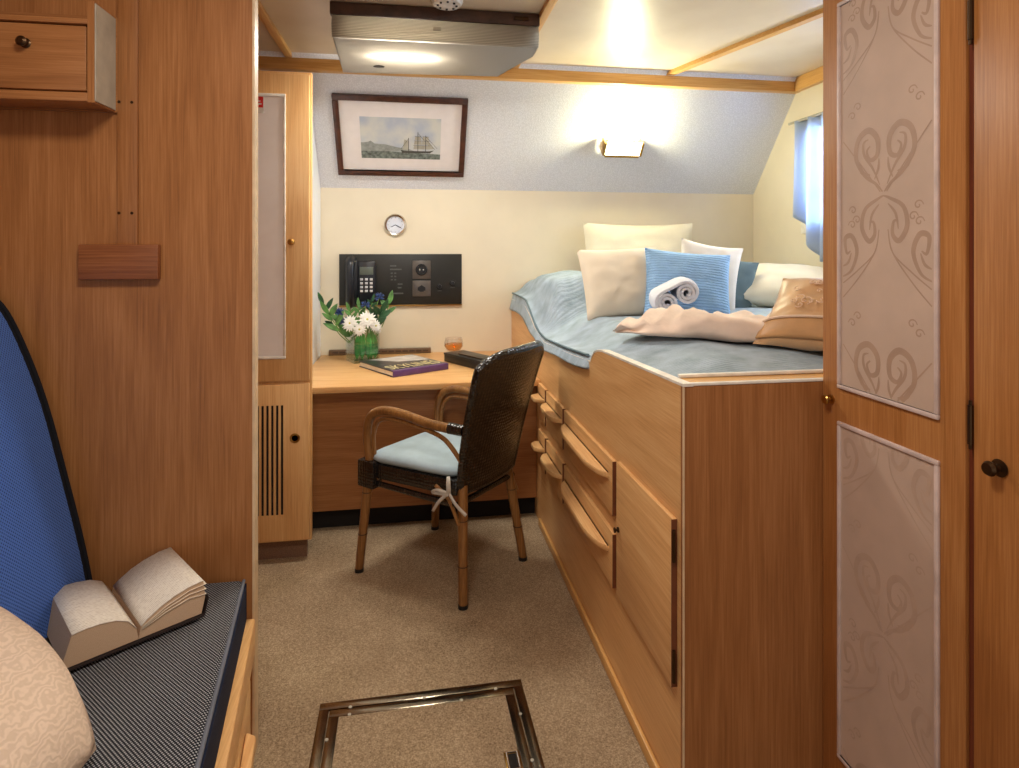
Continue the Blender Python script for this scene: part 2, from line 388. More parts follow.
def spline(pts, n=8):
    pts = [Vector(p) for p in pts]; out = []
    for i in range(len(pts)-1):
        p0 = pts[max(i-1, 0)]; p1 = pts[i]; p2 = pts[i+1]; p3 = pts[min(i+2, len(pts)-1)]
        for k in range(n):
            t = k/n; out.append(.5*((2*p1)+(p2-p0)*t+(2*p0-5*p1+4*p2-p3)*t*t+(3*p1-p0-3*p2+p3)*t**3))
    out.append(pts[-1]); return out

# ------------------------------------------------------------------ setting
ZC = 2.2; XL = -1.06; XR = 2.12; YB = 3.53; XB = .577
SD = Vector((0, -.63, .7766)); SN = Vector((0, -.7766, -.63))       # along / out of the sloped panel
def S(x, t, h=0.): return Vector((x, YB, 1.6))+SD*t+SN*h
def SQ(mb, x0, x1, t0, t1, h0, h1, mi=0, bev=0):                     # a box lying on the sloped panel
    mat = Matrix.Translation((0, YB, 1.6)) @ Matrix(((1,0,0,0), (0,SD.y,SN.y,0), (0,SD.z,SN.z,0), (0,0,0,1)))
    return mb.box((x0, t0, h0), (x1, t1, h1), bev, mi, mat)

struct(MB().box((XL-.1, -1.6, -.05), (XR+.1, YB+.1, 0)).build('floor', 'carpet'))
struct(MB().box((XL-.1, -1.6, ZC), (XR+.1, YB-.3, ZC+.05)).build('ceiling', 'ceiling'))
struct(MB().box((XL-.05, YB, 0), (XR+.05, YB+.05, 1.62)).build('wall_back', 'cream_wall'))
mb = MB(); SQ(mb, XL-.05, XR+.05, 0, .80, -.05, 0); struct(mb.build('wall_back_upper', 'vinyl'))
struct(MB().box((XL-.05, -1.6, 0), (XL, YB+.05, ZC)).build('wall_left', 'red_z'))
# right wall with the window opening
wy0, wy1, wz0, wz1 = 2.28, 3.02, 1.36, 1.93
mb = MB()
mb.box((XR, 1.0, 0), (XR+.06, YB+.05, wz0)); mb.box((XR, 1.0, wz1), (XR+.06, YB+.05, ZC))
mb.box((XR, 1.0, wz0), (XR+.06, wy0, wz1)); mb.box((XR, wy1, wz0), (XR+.06, YB+.05, wz1))
struct(mb.build('wall_right', 'cream_wall'))
# window: frame and pane
mb = MB(); w = .035
mb.box((XR-.012, wy0-.02, wz0-.02), (XR+.05, wy0+w, wz1+.02)); mb.box((XR-.012, wy1-w, wz0-.02), (XR+.05, wy1+.02, wz1+.02))
mb.box((XR-.012, wy0+w, wz0-.02), (XR+.05, wy1-w, wz0+w)); mb.box((XR-.012, wy0+w, wz1-w), (XR+.05, wy1-w, wz1+.02))
win = struct(mb.build('window_1', 'white_edge'))
MB().box((XR+.02, wy0+w, wz0+w), (XR+.026, wy1-w, wz1-w)).build('pane', 'glass', win)
# left bulkhead (timber partition with pale edge strip), batten and screws
mb = MB().box((XL, 1.58, 0), (-.3895, 1.61, ZC)); struct(mb.build('wall_partition', 'red_z'))
struct(MB().box((-.3895, 1.5785, 0), (-.3840, 1.612, ZC)).build('trim_1', 'pale_edge')) 
# ceiling beam and battens
struct(MB().box((XL, 3.06, 2.124), (XR+.09, 3.115, 2.205), .004).build('trim_2', 'pine_x'))
struct(MB().box((-.605, .2, ZC-.022), (-.572, 3.06, ZC), .003).build('trim_3', 'pine_y'))
struct(MB().box((.503, .2, ZC-.022), (.536, 3.06, ZC), .003).build('trim_4', 'pine_y'))
mb = MB().prism([(1.335,3.06),(1.62,2.05),(1.655,2.06),(1.375,3.06)], ZC-.02, ZC, 'XY'); struct(mb.build('trim_5', 'pine_y'))
struct(MB().box((2.085, 1.0, 2.125), (2.12, 3.06, 2.199), .003).build('trim_6', 'pine_y'))

# ------------------------------------------------------------------ knobs, pulls
def knob(mb, c, axis, r=.014, d=.03, mi=0):
    rot = Vector((0,0,1)).rotation_difference(Vector(axis)).to_matrix().to_4x4()
    mb.lathe([(r*.95,0),(r*.95,.003),(r*.45,.005),(r*.42,d*.5),(r*.8,d*.62),(r,d*.8),(r*.8,d*.95),(r*.3,d),(0,d)], c, 16, mi, rot)
    return mb

# ------------------------------------------------------------------ bunk with drawers
bunk = thing('bunk_bed', 'honey oak built-in bunk with drawers and cupboard door under the mattress', 'bed', (XB,1.22,0))
top = [(1.232,.955),(1.5,.946),(1.80,.936),(1.845,.930),(1.885,.918),(1.912,.897),(1.925,.881),(2.0,.874),(2.3,.853),(2.62,.838),(2.74,.848),(2.85,.878),(2.97,.925),(3.08,.953),(3.2,.958),(3.525,.958)]
poly = [(1.2465,0.0),(1.2465,.954)]+top[1:]+[(3.525,0.0)]
MB().prism(poly, XB, XB+.022).build('front_board', 'oak_y', bunk)
mb = MB()
for i in range(len(top)-1):
    (a, b_), (c_, d_) = top[i], top[i+1]
    mb.add([(XB-.001,a,b_),(XB+.023,a,b_),(XB+.023,c_,d_),(XB-.001,c_,d_),(XB-.001,a,b_+.006),(XB+.023,a,b_+.006),(XB+.023,c_,d_+.006),(XB-.001,c_,d_+.006)],
           [[0,1,2,3],[7,6,5,4],[0,4,5,1],[3,2,6,7],[0,3,7,4],[1,5,6,2]])
mb.build('edge_strip', 'white_edge', bunk)
MB().box((XB+.0005,1.2335,0), (2.118,1.246,.955)).build('end_board', 'red_z', bunk)
MB().box((XB-.0015,1.2315,.0), (XB+.0025,1.2346,.954)).build('corner_strip', 'pale_edge', bunk)
MB().box((XB+.0,1.2325,.956), (2.118,1.243,.962), .001).build('end_edge_strip', 'white_edge', bunk)
MB().box((XB+.024,1.246,.86), (2.118,1.31,.958)).build('end_rail', 'pine_x', bunk)
MB().box((XB+.024,1.302,.959), (2.118,1.314,.966), .001).build('rail_edge_strip', 'white_edge', bunk)
MB().box((XB+.024,1.246,.70), (2.118,3.525,.73)).build('bed_base', 'oak_y', bunk)
MB().box((XB-.012,1.224,.0), (XB-.001,2.70,.034), .003).build('skirting', 'pine_y', bunk)
def pull_bm(y0, y1, z, depth=.042, th=.019):
    n = 16; pl = []
    for i in range(n+1):
        t = i/n; y = lerp(y0, y1, t); e = min(1, 4.2*t*(1-t)/.8)**.55 if 0 < t < 1 else 0
        pl.append((XB-.013-depth*e, y))
    pl = [(XB-.012, y0)]+pl+[(XB-.012, y1)]
    mb = MB(); b = bmesh.new()
    A = [b.verts.new((x, y, z)) for x, y in pl]; B = [b.verts.new((x, y, z+th)) for x, y in pl]
    b.faces.new(A); b.faces.new(B[::-1])
    for i in range(len(pl)): b.faces.new([A[i], B[i], B[(i+1) % len(pl)], A[(i+1) % len(pl)]])
    bmesh.ops.recalc_face_normals(b, faces=b.faces)
    bmesh.ops.bevel(b, geom=[e for e in b.edges if abs(e.verts[0].co.z-e.verts[1].co.z) < 1e-6], offset=.005, segments=2, affect='EDGES', profile=.5)
    return mb.bm(b, 0, True)
for (y0, y1) in ((1.662,2.225),(2.246,2.535),(2.556,2.70)):
    for (z0, z1, zp) in ((.490,.648,.585),(.284,.440,.372)):
        d = MB().box((XB-.013,y0,z0), (XB-.0005,y1,z1), .002).build('drawer', 'oak_y', bunk)
        MB().box((XB-.0135,y0-.0012,z0+.002), (XB-.0005,y0+.0008,z1-.002)).build('end_grain', 'endgrain', d)
        pull_bm(y0+.03 if y0 < 2.2 else y0+.012, y1-.012, zp).build('handle', 'oak_y', d)
d = MB().box((XB-.013,1.264,.285), (XB-.0005,1.632,.658), .002).build('door', 'oak_y', bunk)
MB().box((XB-.0135,1.2628,.287), (XB-.0005,1.2648,.656)).build('end_grain', 'endgrain', d)
for z in (.60,.335):
    MB().tube([(XB-.010,1.2585,z-.035),(XB-.010,1.2585,z+.035)], .004, 8).build('hinge', 'dark_brass', d, )
knob(MB(), (XB-.013,1.612,.475), (-1,0,0), .008, .014).build('latch', 'dark_brass', d)

# mattress + coverlet
MB().box((XB+.03,1.32,.731), (2.10,3.50,.885), .03)
mat_o = tag(MB().box((XB+.03,1.32,.731), (2.10,3.50,.87), .03).build('mattress', 'white_cloth'), 'thick mattress under the slate blue coverlet in the bunk', 'mattress')
def topz(y):
    for i in range(len(top)-1):
        if top[i][0] <= y <= top[i+1][0]: return lerp(top[i][1], top[i+1][1], (y-top[i][0])/(top[i+1][0]-top[i][0]))
    return top[0][1]
def bedz(x, y):
    z = .965+.012*noise.noise((x*4, y*4, 1))+.006*noise.noise((x*11, y*9, 4))
    z -= .035*smooth(1.55, 1.32, y)
    md = smooth(2.72, 2.84, y+.10*(x-.6)+.03*noise.noise((x*6,0,3))); mx = smooth(1.25, .85, x)
    z += .175*md*mx*(1-.28*smooth(.85, .58, x))*(1-.25*smooth(3.2, 3.5, y))
    return z
def quilt(u, v):
    y = lerp(1.318, 3.515, v)
    cut = smooth(1.90, 1.955, y)
    zt = topz(y)
    if u < .12:
        t = u/.12                                   # the hem that hangs over the board in the cut-away
        x = lerp(lerp(.606, .562, cut), lerp(.612, .585, cut), t)
        z = lerp(lerp(.86, zt-.022-.03*smooth(2.75,2.95,y)+.003*math.sin(y*14), cut), lerp(.915, zt+.022+.02*smooth(2.9,3.1,y), cut), t)
        return (x, y, z)
    t = (u-.12)/.88
    x = lerp(lerp(.612, .585, cut), 2.10, t**1.35)
    z1 = bedz(x, y); e = smooth(0, lerp(.16, .07, smooth(2.7,2.8,y)), t**1.35)
    z0 = lerp(.915, zt+.022+.02*smooth(2.9,3.1,y), cut)
    return (x, y, lerp(z0, z1, e))
q = tag(MB().grid(quilt, 70, 130).build('coverlet', 'quilt', solid=.012), 'slate blue quilted coverlet spread over the bunk and hanging over its cut-away edge', 'bedspread')
pts = [Vector(quilt(.115, lerp(.29, .995, i/60)))+Vector((-.005,0,.002)) for i in range(61)]
MB().tube(pts, .0045, 6).build('piping', 'grey_blue_cloth', q)

# ------------------------------------------------------------------ pillows
def pillow_mb(w, h, t, seed=0, ear=.09, n=26, wr=.007, sag=0., rnd=0.):
    def side(s):
        def f(u, v):
            a = 2*u-1; b = 2*v-1
            x = w/2*a*(1-ear*(1-b*b)); z = h/2*b*(1-ear*(1-a*a))
            if rnd: x *= (1-rnd*b*b/2)**.5; z *= (1-rnd*a*a/2)**.5
            k = max(0, (1-abs(a)**2.6)*(1-abs(b)**2.6))
            y = s*t/2*k**.55
            c = k**.5
            x += wr*c*noise.noise((a*2.3+seed, b*2.3, s*3)); 
            y += s*wr*1.6*c*noise.noise((a*2.6, b*2.6+seed, s*5+1))+s*wr*.7*noise.noise((a*6, b*6, seed))*c
            z += sag*(1-a*a)*-1*smooth(-.2, 1, b)
            return (x, y, z+h/2)
        return f
    mb = MB(); mb.grid(side(-1), n, n); mb.grid(side(1), n, n); return mb
def pillow(label, mat, w, h, t, loc, rot, seed, name='pillow', cat='pillow', group=None, **k):
    o = pillow_mb(w, h, t, seed, **k).build(name, mat, ang=80)
    o.location = loc; o.rotation_euler = rot; MW[o.name] = Matrix.Translation(Vector(loc)) @ o.rotation_euler.to_matrix().to_4x4()
    return tag(o, label, cat, group)
pillow('ivory oblong pillow standing against the back wall, highest on the bunk', 'cream_cloth_b', .67, .46, .12, (1.318,3.36,.955), (R(-8),0,R(-2)), 3, ear=.035, sag=.008)
pillow('square cream pillow standing in front of the ivory one, beside the grey hump of coverlet', 'cream_cloth', .385, .325, .13, (.938,2.545,.952), (R(-20),R(-2),R(4)), 11, ear=.04, wr=.005)
pillow('white pillow whose corners stick up behind the sky blue one', 'white_cloth', .30, .345, .10, (1.375,2.72,.955), (R(-14),R(10),R(-16)), 5)
bl = pillow('sky blue quilted pillow in the middle of the bunk behind the rolled towel', 'blue_cloth', .38, .325, .12, (1.165,2.45,.940), (R(-20),R(5),R(-12)), 8, ear=.06, wr=.006)
pillow('slate grey pillow almost hidden between the white pillow and the right wall', 'grey_blue_cloth', .34, .27, .09, (1.475,2.78,.955), (R(-10),R(10),R(-16)), 9)
pillow('plump ivory pillow lying under the window at the right wall', 'cream_cloth_b', .52, .34, .18, (1.775,2.62,.995), (R(-64),R(4),R(-30)), 14)
# satin pillow with embroidery
sp = pillow('beige satin pillow with pale embroidery lying at the foot of the bunk by the wardrobe', 'satin', .42, .285, .10, (1.095,1.455,.978), (R(-50),0,R(-55)), 21, ear=.05, n=30)
W = MW[sp.name]
def on_pillow(a, b, w=.42, h=.285, t=.10, off=.004):
    k = max(0, (1-abs(a)**2.6)*(1-abs(b)**2.6))
    return Vector((w/2*a*(1-.05*(1-b*b)), -t/2*k**.55-off-.008, h/2*b*(1-.05*(1-a*a))+h/2))
mb = MB()
rr = random.Random(5)
for k in range(26):
    a0 = rr.uniform(-.62,.25); b0 = rr.uniform(-.25,.58); r0 = rr.uniform(.04,.11); ph = rr.uniform(0,6)
    pts = [on_pillow(a0+r0*(1-i/16)*math.cos(ph+i*.5), b0+r0*1.3*(1-i/16)*math.sin(ph+i*.5)) for i in range(15)]
    mb.tube(pts, .0014, 5)
mb.build('embroidery', 'thread', sp, local=True)
mb = MB()
mb.grid(lambda u, v: on_pillow(-.97+1.94*u, lerp(-.93,-.52,v), off=.001), 24, 8); mb.build('band', 'satin_band', sp, local=True, solid=.003)
mb = MB(); mb.tube([on_pillow(-.97+1.94*i/30, -.5, off=.003) for i in range(31)], .004, 6); mb.build('cord', 'thread', sp, local=True)

# rolled towel: one towel rolled from both ends
def towel_profile():
    r0 = .047; pts = []; turns = 2.6; n = 46
    sp_ = []
    for i in range(n+1):
        a = turns*2*PI*(1-i/n); r = .010+(r0-.010)*(i/n)
        sp_.append((r*math.cos(a+PI/2), r*math.sin(a+PI/2)))
    L_ = [(x-.046, z) for x, z in sp_]; Rr = [(-x+.046, z) for x, z in sp_][::-1]
    return L_+Rr
tp = towel_profile()
def towel_mb(th=.012, ln=.26):
    mb = MB(); m_ = len(tp); ring = []
    nrm = []
    for i in range(m_):
        a = Vector((*tp[max(i-1,0)],)); b_ = Vector((*tp[min(i+1,m_-1)],)); t = (b_-a).normalized(); nrm.append(Vector((-t.y, t.x)))
    nl = 12; vs = []
    for j in range(nl+1):
        y = ln*j/nl; e = 1-.10*(abs(2*j/nl-1))**4
        for i in range(m_):
            for s in (1,-1):
                p = Vector(tp[i])+nrm[i]*th*s*.5
                vs.append((p.x*e, y+.004*math.sin(i*1.3), p.y*e+.003*noise.noise((i*.3, j*.7, s))))
    k = 2*m_; fs = []
    for j in range(nl):
        for i in range(m_-1):
            for s in (0,1):
                a = j*k+2*i+s; fs.append([a, a+2, a+k+2, a+k])
    for j in (0, nl):
        for i in range(m_-1):
            a = j*k+2*i; fs.append([a, a+1, a+3, a+2])
    for j in range(nl):
        for i in (0, m_-1):
            a = j*k+2*i; fs.append([a, a+1, a+k+1, a+k])
    return mb.add(vs, fs, 0, True)
tw = tag(towel_mb().build('rolled_towel', 'towel', ang=70), 'white towel rolled from both ends into two spirals, lying by the sky blue pillow', 'towel')
place(tw, (.990,2.17,1.068), (0, R(-28), R(-18)))

# duvet bunched in front of the pillows
def duv(u, v):
    # u along its length from the left tip to the right, v around the section
    x = lerp(.69, 1.58, u); yc = lerp(2.0, 1.60, u**.6)
    env = (1-abs(2*u-1)**3.2)**.5 if 0 < u < 1 else 0
    a = 2*PI*v
    hw = (.14+.03*math.sin(u*7)+.13*u*u)*env+.004; hh = (.030+.010*math.sin(u*9+1)+.036*smooth(.3,.65,u))*env+.003
    y = yc+hw*math.cos(a); z = hh*(1+math.sin(a)) if math.sin(a) > 0 else hh*(1+1.0*math.sin(a))
    if math.sin(a) > -.3:
        d = .040*noise.noise((x*7+2, y*5, 3.1))+.030*(1-abs(noise.noise((x*8-y*9, y*4+x*3, 8)))*2.2)
        z += d*env*smooth(-.3, .3, math.sin(a))
    x += .03*noise.noise((u*4, v*5, 7)); y += .02*noise.noise((x*8, v*6, 2))
    return (x, y, bedz(x, y)+max(z, .0)+.001)
tag(MB().grid(lambda u, v: duv(v, u), 40, 70, close_u=True).build('bunched_duvet', 'throw', ang=80), 'pinkish cream duvet bunched into a long fold in front of the rolled towel', 'duvet')

# ------------------------------------------------------------------ wall sconce
sx = 1.165; st = .335
sc = thing('wall_sconce', 'lit glass and brass sconce on the sloped white wall above the bunk', 'lamp', S(sx, st))
mb = MB(); SQ(mb, sx-.10, sx+.10, st-.02, st+.02, .001, .014, 0, .003); mb.build('back_plate', 'brass', sc)
for s in (-1,1):
    mb = MB(); SQ(mb, sx+s*.108-.006, sx+s*.108+.006, st-.035, st+.045, .014, .09, 0, .002); mb.build('bracket', 'brass', sc)
mb = MB()
SQ(mb, sx-.10, sx+.10, st-.045, st-.030, .016, .09, 0, .003)
mb.build('bottom_rail', 'brass', sc)
mb = MB(); SQ(mb, sx-.10, sx+.10, st-.030, st+.055, .082, .090, 0, .002); SQ(mb, sx-.10, sx+.10, st-.030, st-.022, .016, .082, 0, .002)
mb.build('glass_shade', 'sconce_glass', sc)

# ------------------------------------------------------------------ ceiling lamp
cl = thing('ceiling_lamp', 'wide ribbed silvery lamp box hanging under the ceiling', 'lamp', (.09,2.6,2.2))
fp = [(-.300,2.40),(.498,2.395),(.500,2.50),(.393,2.815),(-.312,2.86)]
mb = MB()
z0, z1 = 2.062, 2.148
b = bmesh.new(); A = [b.verts.new((x,y,z0)) for x,y in fp]; b.faces.new(A[::-1])
bmesh.ops.solidify(b, geom=b.faces[:], thickness=.004); bmesh.ops.recalc_face_normals(b, faces=b.faces); mb.bm(b)
mb.build('diffuser', 'diff_flat', cl)
mb = MB()
def lipf(u, v): 
    x = lerp(-.303, .501, u); a = v*PI/2
    return (x, 2.392+.03*(1-math.cos(a))*.0+.012*math.sin(v*PI)*-1, lerp(z0, z1, v))
mb.grid(lipf, 12, 12); mb.build('ribbed_lip', 'diff_face', cl, solid=.003)
mb = MB()
for i in (1,2,3,4):
    (xa, ya), (xb, yb) = fp[i], fp[(i+1) % 5]
    mb.add([(xa,ya,z0),(xb,yb,z0),(xb,yb,z1),(xa,ya,z1)], [[0,1,2,3]])
mb.build('side_panel', 'off_white', cl, solid=.003)
MB().box((-.31,2.385,2.149), (.505,2.42,2.197), .003).build('lip_board', 'brown_board', cl)
MB().box((-.31,2.42,2.152), (.40,2.80,2.158)).build('back_plate', 'white_edge', cl)
MB().tube([(-.17,2.60,2.105),(.10,2.60,2.105)], .012, 12).build('tube', 'tube_lit', cl)
MB().lathe([(.022,0),(.026,.003),(.02,.006),(0,.006)], (-.145,2.73,z0-.007), 16, 0, Matrix.Diagonal((1,.5,1,1))).build('catch', 'black', cl)
MB().box((.08,2.374,2.104), (.11,2.384,2.118), .002).build('clip', 'grey_panel', cl)
MB().box((.40,2.376,2.165), (.46,2.386,2.18), .003).build('latch', 'dark_brass', cl)
# smoke detector
sd = thing('smoke_detector', 'small white round detector on the ceiling in front of the lamp', 'smoke detector', (.13,2.30,ZC))
MB().lathe([(.06,0),(.06,-.012),(.052,-.026),(.0,-.028)], (.13,2.30,ZC), 24).build('housing', 'off_white', sd)
mb = MB()
for k in range(8):
    a = PI*2*k/8; mb.box((.13+.035*math.cos(a)-.004,2.30+.035*math.sin(a)-.004,ZC-.0305), (.13+.035*math.cos(a)+.004,2.30+.035*math.sin(a)+.004,ZC-.024))
mb.build('vent_holes', 'black', sd)

# ------------------------------------------------------------------ picture
pc = thing('ship_picture', 'framed sailing ship print hanging on the sloped wall over the desk', 'picture', S(-.05, .1))
x0, x1, t0, t1 = -.402, .288, .100, .574; fw = .030
def fr(mb, lo, hi): return SQ(mb, lo[0], hi[0], lo[1], hi[1], .002, .026, 0, .003)
mb = MB(); fr(mb, (x0,t0), (x1,t0+fw)); fr(mb, (x0,t1-fw), (x1,t1)); fr(mb, (x0,t0+fw), (x0+fw,t1-fw)); fr(mb, (x1-fw,t0+fw), (x1,t1-fw))
mb.build('frame', 'mahogany', pc)
mb = MB(); SQ(mb, x0+fw-.004, x1-fw+.004, t0+fw-.004, t1-fw+.004, .003, .010); mb.build('mount', 'mat_white', pc)
mb = MB()
px0, px1, pt0, pt1 = -.272, .152, .205, .452
SQ(mb, px0, px1, pt0, pt1, .0102, .0108, 0)
h = .0113
mb.add([S(px0,pt0,h),S(px1,pt0,h),S(px1,pt0+.032,h),S(px0,pt0+.052,h)], [[0,1,2,3]], 1)
hill = [(px0,.25),(px0,.30),(-.235,.305),(-.22,.312),(-.20,.296),(-.14,.292),(-.08,.276),(-.02,.268),(.02,.25)]
mb.add([S(a,b_,h+.0002) for a, b_ in hill], [list(range(len(hill)))], 2)
h += .0006
mb.add([S(-.055,.243,h),(S(.095,.243,h)),S(.118,.262,h),S(.09,.256,h),S(-.04,.255,h),S(-.062,.262,h)], [[0,1,2,3,4,5]], 3)
for (mx_, tb, tt) in ((-.02,.25,.335),(.03,.25,.372),(.072,.25,.352)):
    SQ(mb, mx_-.0016, mx_+.0016, tb, tt, h-.0001, h+.0004, 3)
    for k, (tz, hw) in enumerate(((.268,.024),(.296,.021),(.322,.017))):
        if tz+.02 < tt+.012 and mx_ > -.01:
            mb.add([S(mx_-hw,tz,h+.0002),S(mx_+hw,tz,h+.0002),S(mx_+hw*.85,tz+.021,h+.0002),S(mx_-hw*.85,tz+.021,h+.0002)], [[0,1,2,3]], 4)
            SQ(mb, mx_-hw, mx_+hw, tz+.0215, tz+.0232, h, h+.0005, 3)
mb.add([S(-.052,.262,h+.0002),S(-.022,.262,h+.0002),S(-.022,.318,h+.0002),S(-.042,.325,h+.0002)], [[0,1,2,3]], 4)
for (a, c_) in (((.074,.345),(.135,.272)),((.074,.325),(.122,.268)),((.03,.365),(.074,.31)),((-.02,.33),(-.06,.268))):
    mb.ribbon([S(a[0],a[1],h+.0004), S(c_[0],c_[1],h+.0004)], .0018, SN, 3)
mb.add([S(.08,.33,h+.0002),S(.118,.272,h+.0002),S(.086,.268,h+.0002)], [[0,1,2]], 4)
mb.build('print', ['print_sky','print_sea','print_hill','print_ink','print_sail'], pc, recalc=False)

# ------------------------------------------------------------------ clock
ck = thing('wall_clock', 'small round chrome rimmed clock on the cream wall above the black panel', 'clock', (-.095,YB,1.393))
rotY = Matrix.Rotation(R(90), 4, 'X')
MB().lathe([(.052,0),(.061,.004),(.063,.014),(.058,.022),(.050,.020),(.048,.012),(.048,0)], (-.095,YB-.001,1.393), 32, 0, rotY).build('rim', 'chrome', ck)
MB().lathe([(.049,.001),(.049,.010),(0,.010)], (-.095,YB-.001,1.393), 32, 0, rotY).build('dial', 'clock_face', ck)
mb = MB()
for a, ln in ((R(-118),.026),(R(118),.036)):
    d = Vector((math.sin(a),0,math.cos(a))); mb.ribbon([Vector((-.095,YB-.0125,1.393)), Vector((-.095,YB-.0125,1.393))+d*ln], .004, (0,1,0))
mb.build('hands', 'ink', ck, solid=.001)
mb = MB()
for k in range(12):
    a = PI*k/6; mb.box((-.0965+.041*math.sin(a),YB-.0122,1.3915+.041*math.cos(a)), (-.0935+.041*math.sin(a),YB-.011,1.3945+.041*math.cos(a)))
mb.build('hour_marks', 'ink', ck)

# ------------------------------------------------------------------ black wall panel and phone
pn = thing('control_panel', 'long black panel with sockets and switches on the wall above the desk', 'panel', (-.06,YB,1.08))
MB().box((-.405,YB-.016,.938), (.283,YB-.001,1.227), .002).build('plate', 'black_panel', pn)
MB().box((-.407,YB-.018,.930), (.285,YB-.001,.937), .001).build('bottom_bead', 'brass', pn)
def px(u): return -.405+(u-66)/(948-66)*.688
def pz(v): return 1.227-(v-108)/(468-108)*.289
for (va, vb) in ((155,285),(298,410)):
    o = MB().box((px(587),YB-.022,pz(vb)), (px(718),YB-.0165,pz(va)), .002).build('socket_plate', 'socket', pn)
    cx_, cz_ = (px(587)+px(718))/2, (pz(va)+pz(vb))/2
    if va < 200:
        MB().lathe([(.030,0),(.034,.003),(.030,.006),(.026,.006),(.024,.001)], (cx_,YB-.022,cz_), 24, 0, rotY).build('round_socket', 'black', o)
        mb = MB()
        for s in (-1,1): mb.lathe([(.004,0),(.004,.003)], (cx_+s*.010,YB-.0225,cz_), 10, 0, rotY)
        mb.build('socket_hole', 'chrome', o)
    else:
        mb = MB(); mb.prism([(cx_-.022,cz_-.012),(cx_-.022,cz_+.006),(cx_,cz_+.02),(cx_+.022,cz_+.006),(cx_+.022,cz_-.012),(cx_+.012,cz_-.012),(cx_+.012,cz_-.018),(cx_-.012,cz_-.018),(cx_-.012,cz_-.012)], YB-.0235, YB-.022, 'XZ')
        mb.build('jack_opening', 'black', o)
for (u_, v_, r_) in ((785,342,.012),(880,318,.012)):
    o = MB().lathe([(r_*1.5,0),(r_*1.5,.003),(r_,.004),(r_*.9,.014),(0,.014)], (px(u_),YB-.0165,pz(v_)), 20, 0, rotY).build('switch', 'black', pn)
    MB().box((px(u_)-.012,YB-.018,pz(v_)-.026), (px(u_)+.012,YB-.0165,pz(v_)-.022)).build('switch_mark', 'dim_print', pn)
MB().box((px(865),YB-.018,pz(306)), (px(902),YB-.0165,pz(300))).build('switch_mark', 'dim_print', pn)
mb = MB()
for (ua, ub, v_) in ((425,470,190),(425,508,215),(430,445,242),(455,470,242),(430,445,265),(455,470,265),(430,445,288),(455,470,288),(425,520,385),(480,515,320),(480,508,345)):
    mb.box((px(ua),YB-.0172,pz(v_+7)), (px(ub),YB-.0162,pz(v_-3)))
mb.build('printed_list', 'dim_print', pn)
ph = thing('telephone', 'dark blue-black wall telephone with keypad on the left of the black panel', 'telephone', (-.30,YB-.016,1.08))
MB().box((px(200),YB-.045,pz(440)), (px(325),YB-.017,pz(160)), .006).build('body', 'phone', ph)
MB().box((px(212),YB-.0475,pz(252)), (px(308),YB-.0452,pz(198)), .001).build('display', 'lcd', ph)
hp = spline([(px(150),YB-.03,pz(150)),(px(150),YB-.066,pz(175)),(px(150),YB-.078,pz(240)),(px(150),YB-.078,pz(330)),(px(150),YB-.066,pz(415)),(px(150),YB-.03,pz(452))], 6)
MB().tube(hp, [.022+.009*abs(2*i/(len(hp)-1)-1)**2 for i in range(len(hp))], 12).build('handset', 'phone', ph)
MB().box((px(110),YB-.035,pz(450)), (px(200),YB-.017,pz(150)), .005).build('cradle', 'phone', ph)
MB().box((px(135),YB-.062,pz(162)), (px(188),YB-.036,pz(155)), .002).build('cradle_hook', 'grey_panel', ph)
for i in range(3):
    for j in range(4):
        u_ = 226+i*34; v_ = 284+j*27
        MB().box((px(u_-10),YB-.0495,pz(v_+8)), (px(u_+10),YB-.0452,pz(v_-8)), .001).build('key', 'key', ph)
cp = spline([(px(150),YB-.03,pz(455)),(px(140),YB-.03,pz(520)),(px(118),YB-.035,pz(600)),(px(150),YB-.03,pz(690)),(px(215),YB-.03,pz(640)),(px(230),YB-.03,pz(520)),(px(240),YB-.03,pz(442))], 10)
MB().tube(cp, .0035, 6).build('cord', 'black', ph)

# ------------------------------------------------------------------ desk
dk = thing('desk', 'honey oak desk top with brown front panel between cupboard and bunk', 'desk', (.05,2.72,0))
MB().box((-.506,2.700,.632), (XB-.002,YB-.002,.66), .004).build('desk_top', 'oak_x', dk)
MB().box((-.506,2.785,.093), (XB-.002,2.803,.632)).build('modesty_panel', 'red_x', dk)
MB().box((-.506,2.83,0), (XB-.002,2.845,.093)).build('toe_board', 'recess_shade', dk)  # shade of the toe recess put into the board's colour
st_ = tag(MB().box((-.46,YB-.03,.661), (.105,YB-.002,.690), .002).build('vent_strip', 'strip'), 'low brown vent strip along the back of the desk top', 'vent')
mb = MB()
for k in range(14): mb.box((-.44+k*.0385,YB-.0315,.672), (-.44+k*.0385+.030,YB-.0302,.681))
mb.build('slots', 'strip_slot', st_)

# ------------------------------------------------------------------ vase and flowers
vx, vy, va = -.262, 3.315, R(24)
vs_ = thing('vase', 'square clear glass vase of green stems on the left of the desk', 'vase', (vx,vy,.661), va)
mb = MB(); s = .068; hh = .178
def sq(r, z): return [(-r,-r,z),(r,-r,z),(r,r,z),(-r,r,z)]
b = bmesh.new()
mb.add(sq(s,0)+sq(s,hh)+sq(s-.005,hh)+sq(s-.005,.012), [[3,2,1,0]]+[[i,(i+1)%4,4+(i+1)%4,4+i] for i in range(4)]+[[4+i,4+(i+1)%4,8+(i+1)%4,8+i] for i in range(4)]+[[8+i,8+(i+1)%4,12+(i+1)%4,12+i] for i in range(4)]+[[12,13,14,15]])
mb.build('glass_wall', 'green_glass', vs_, local=True)
mb = MB(); mb.box((-s+.006,-s+.006,.013), (s-.006,s-.006,.105)); mb.build('water', 'water', vs_, local=True)
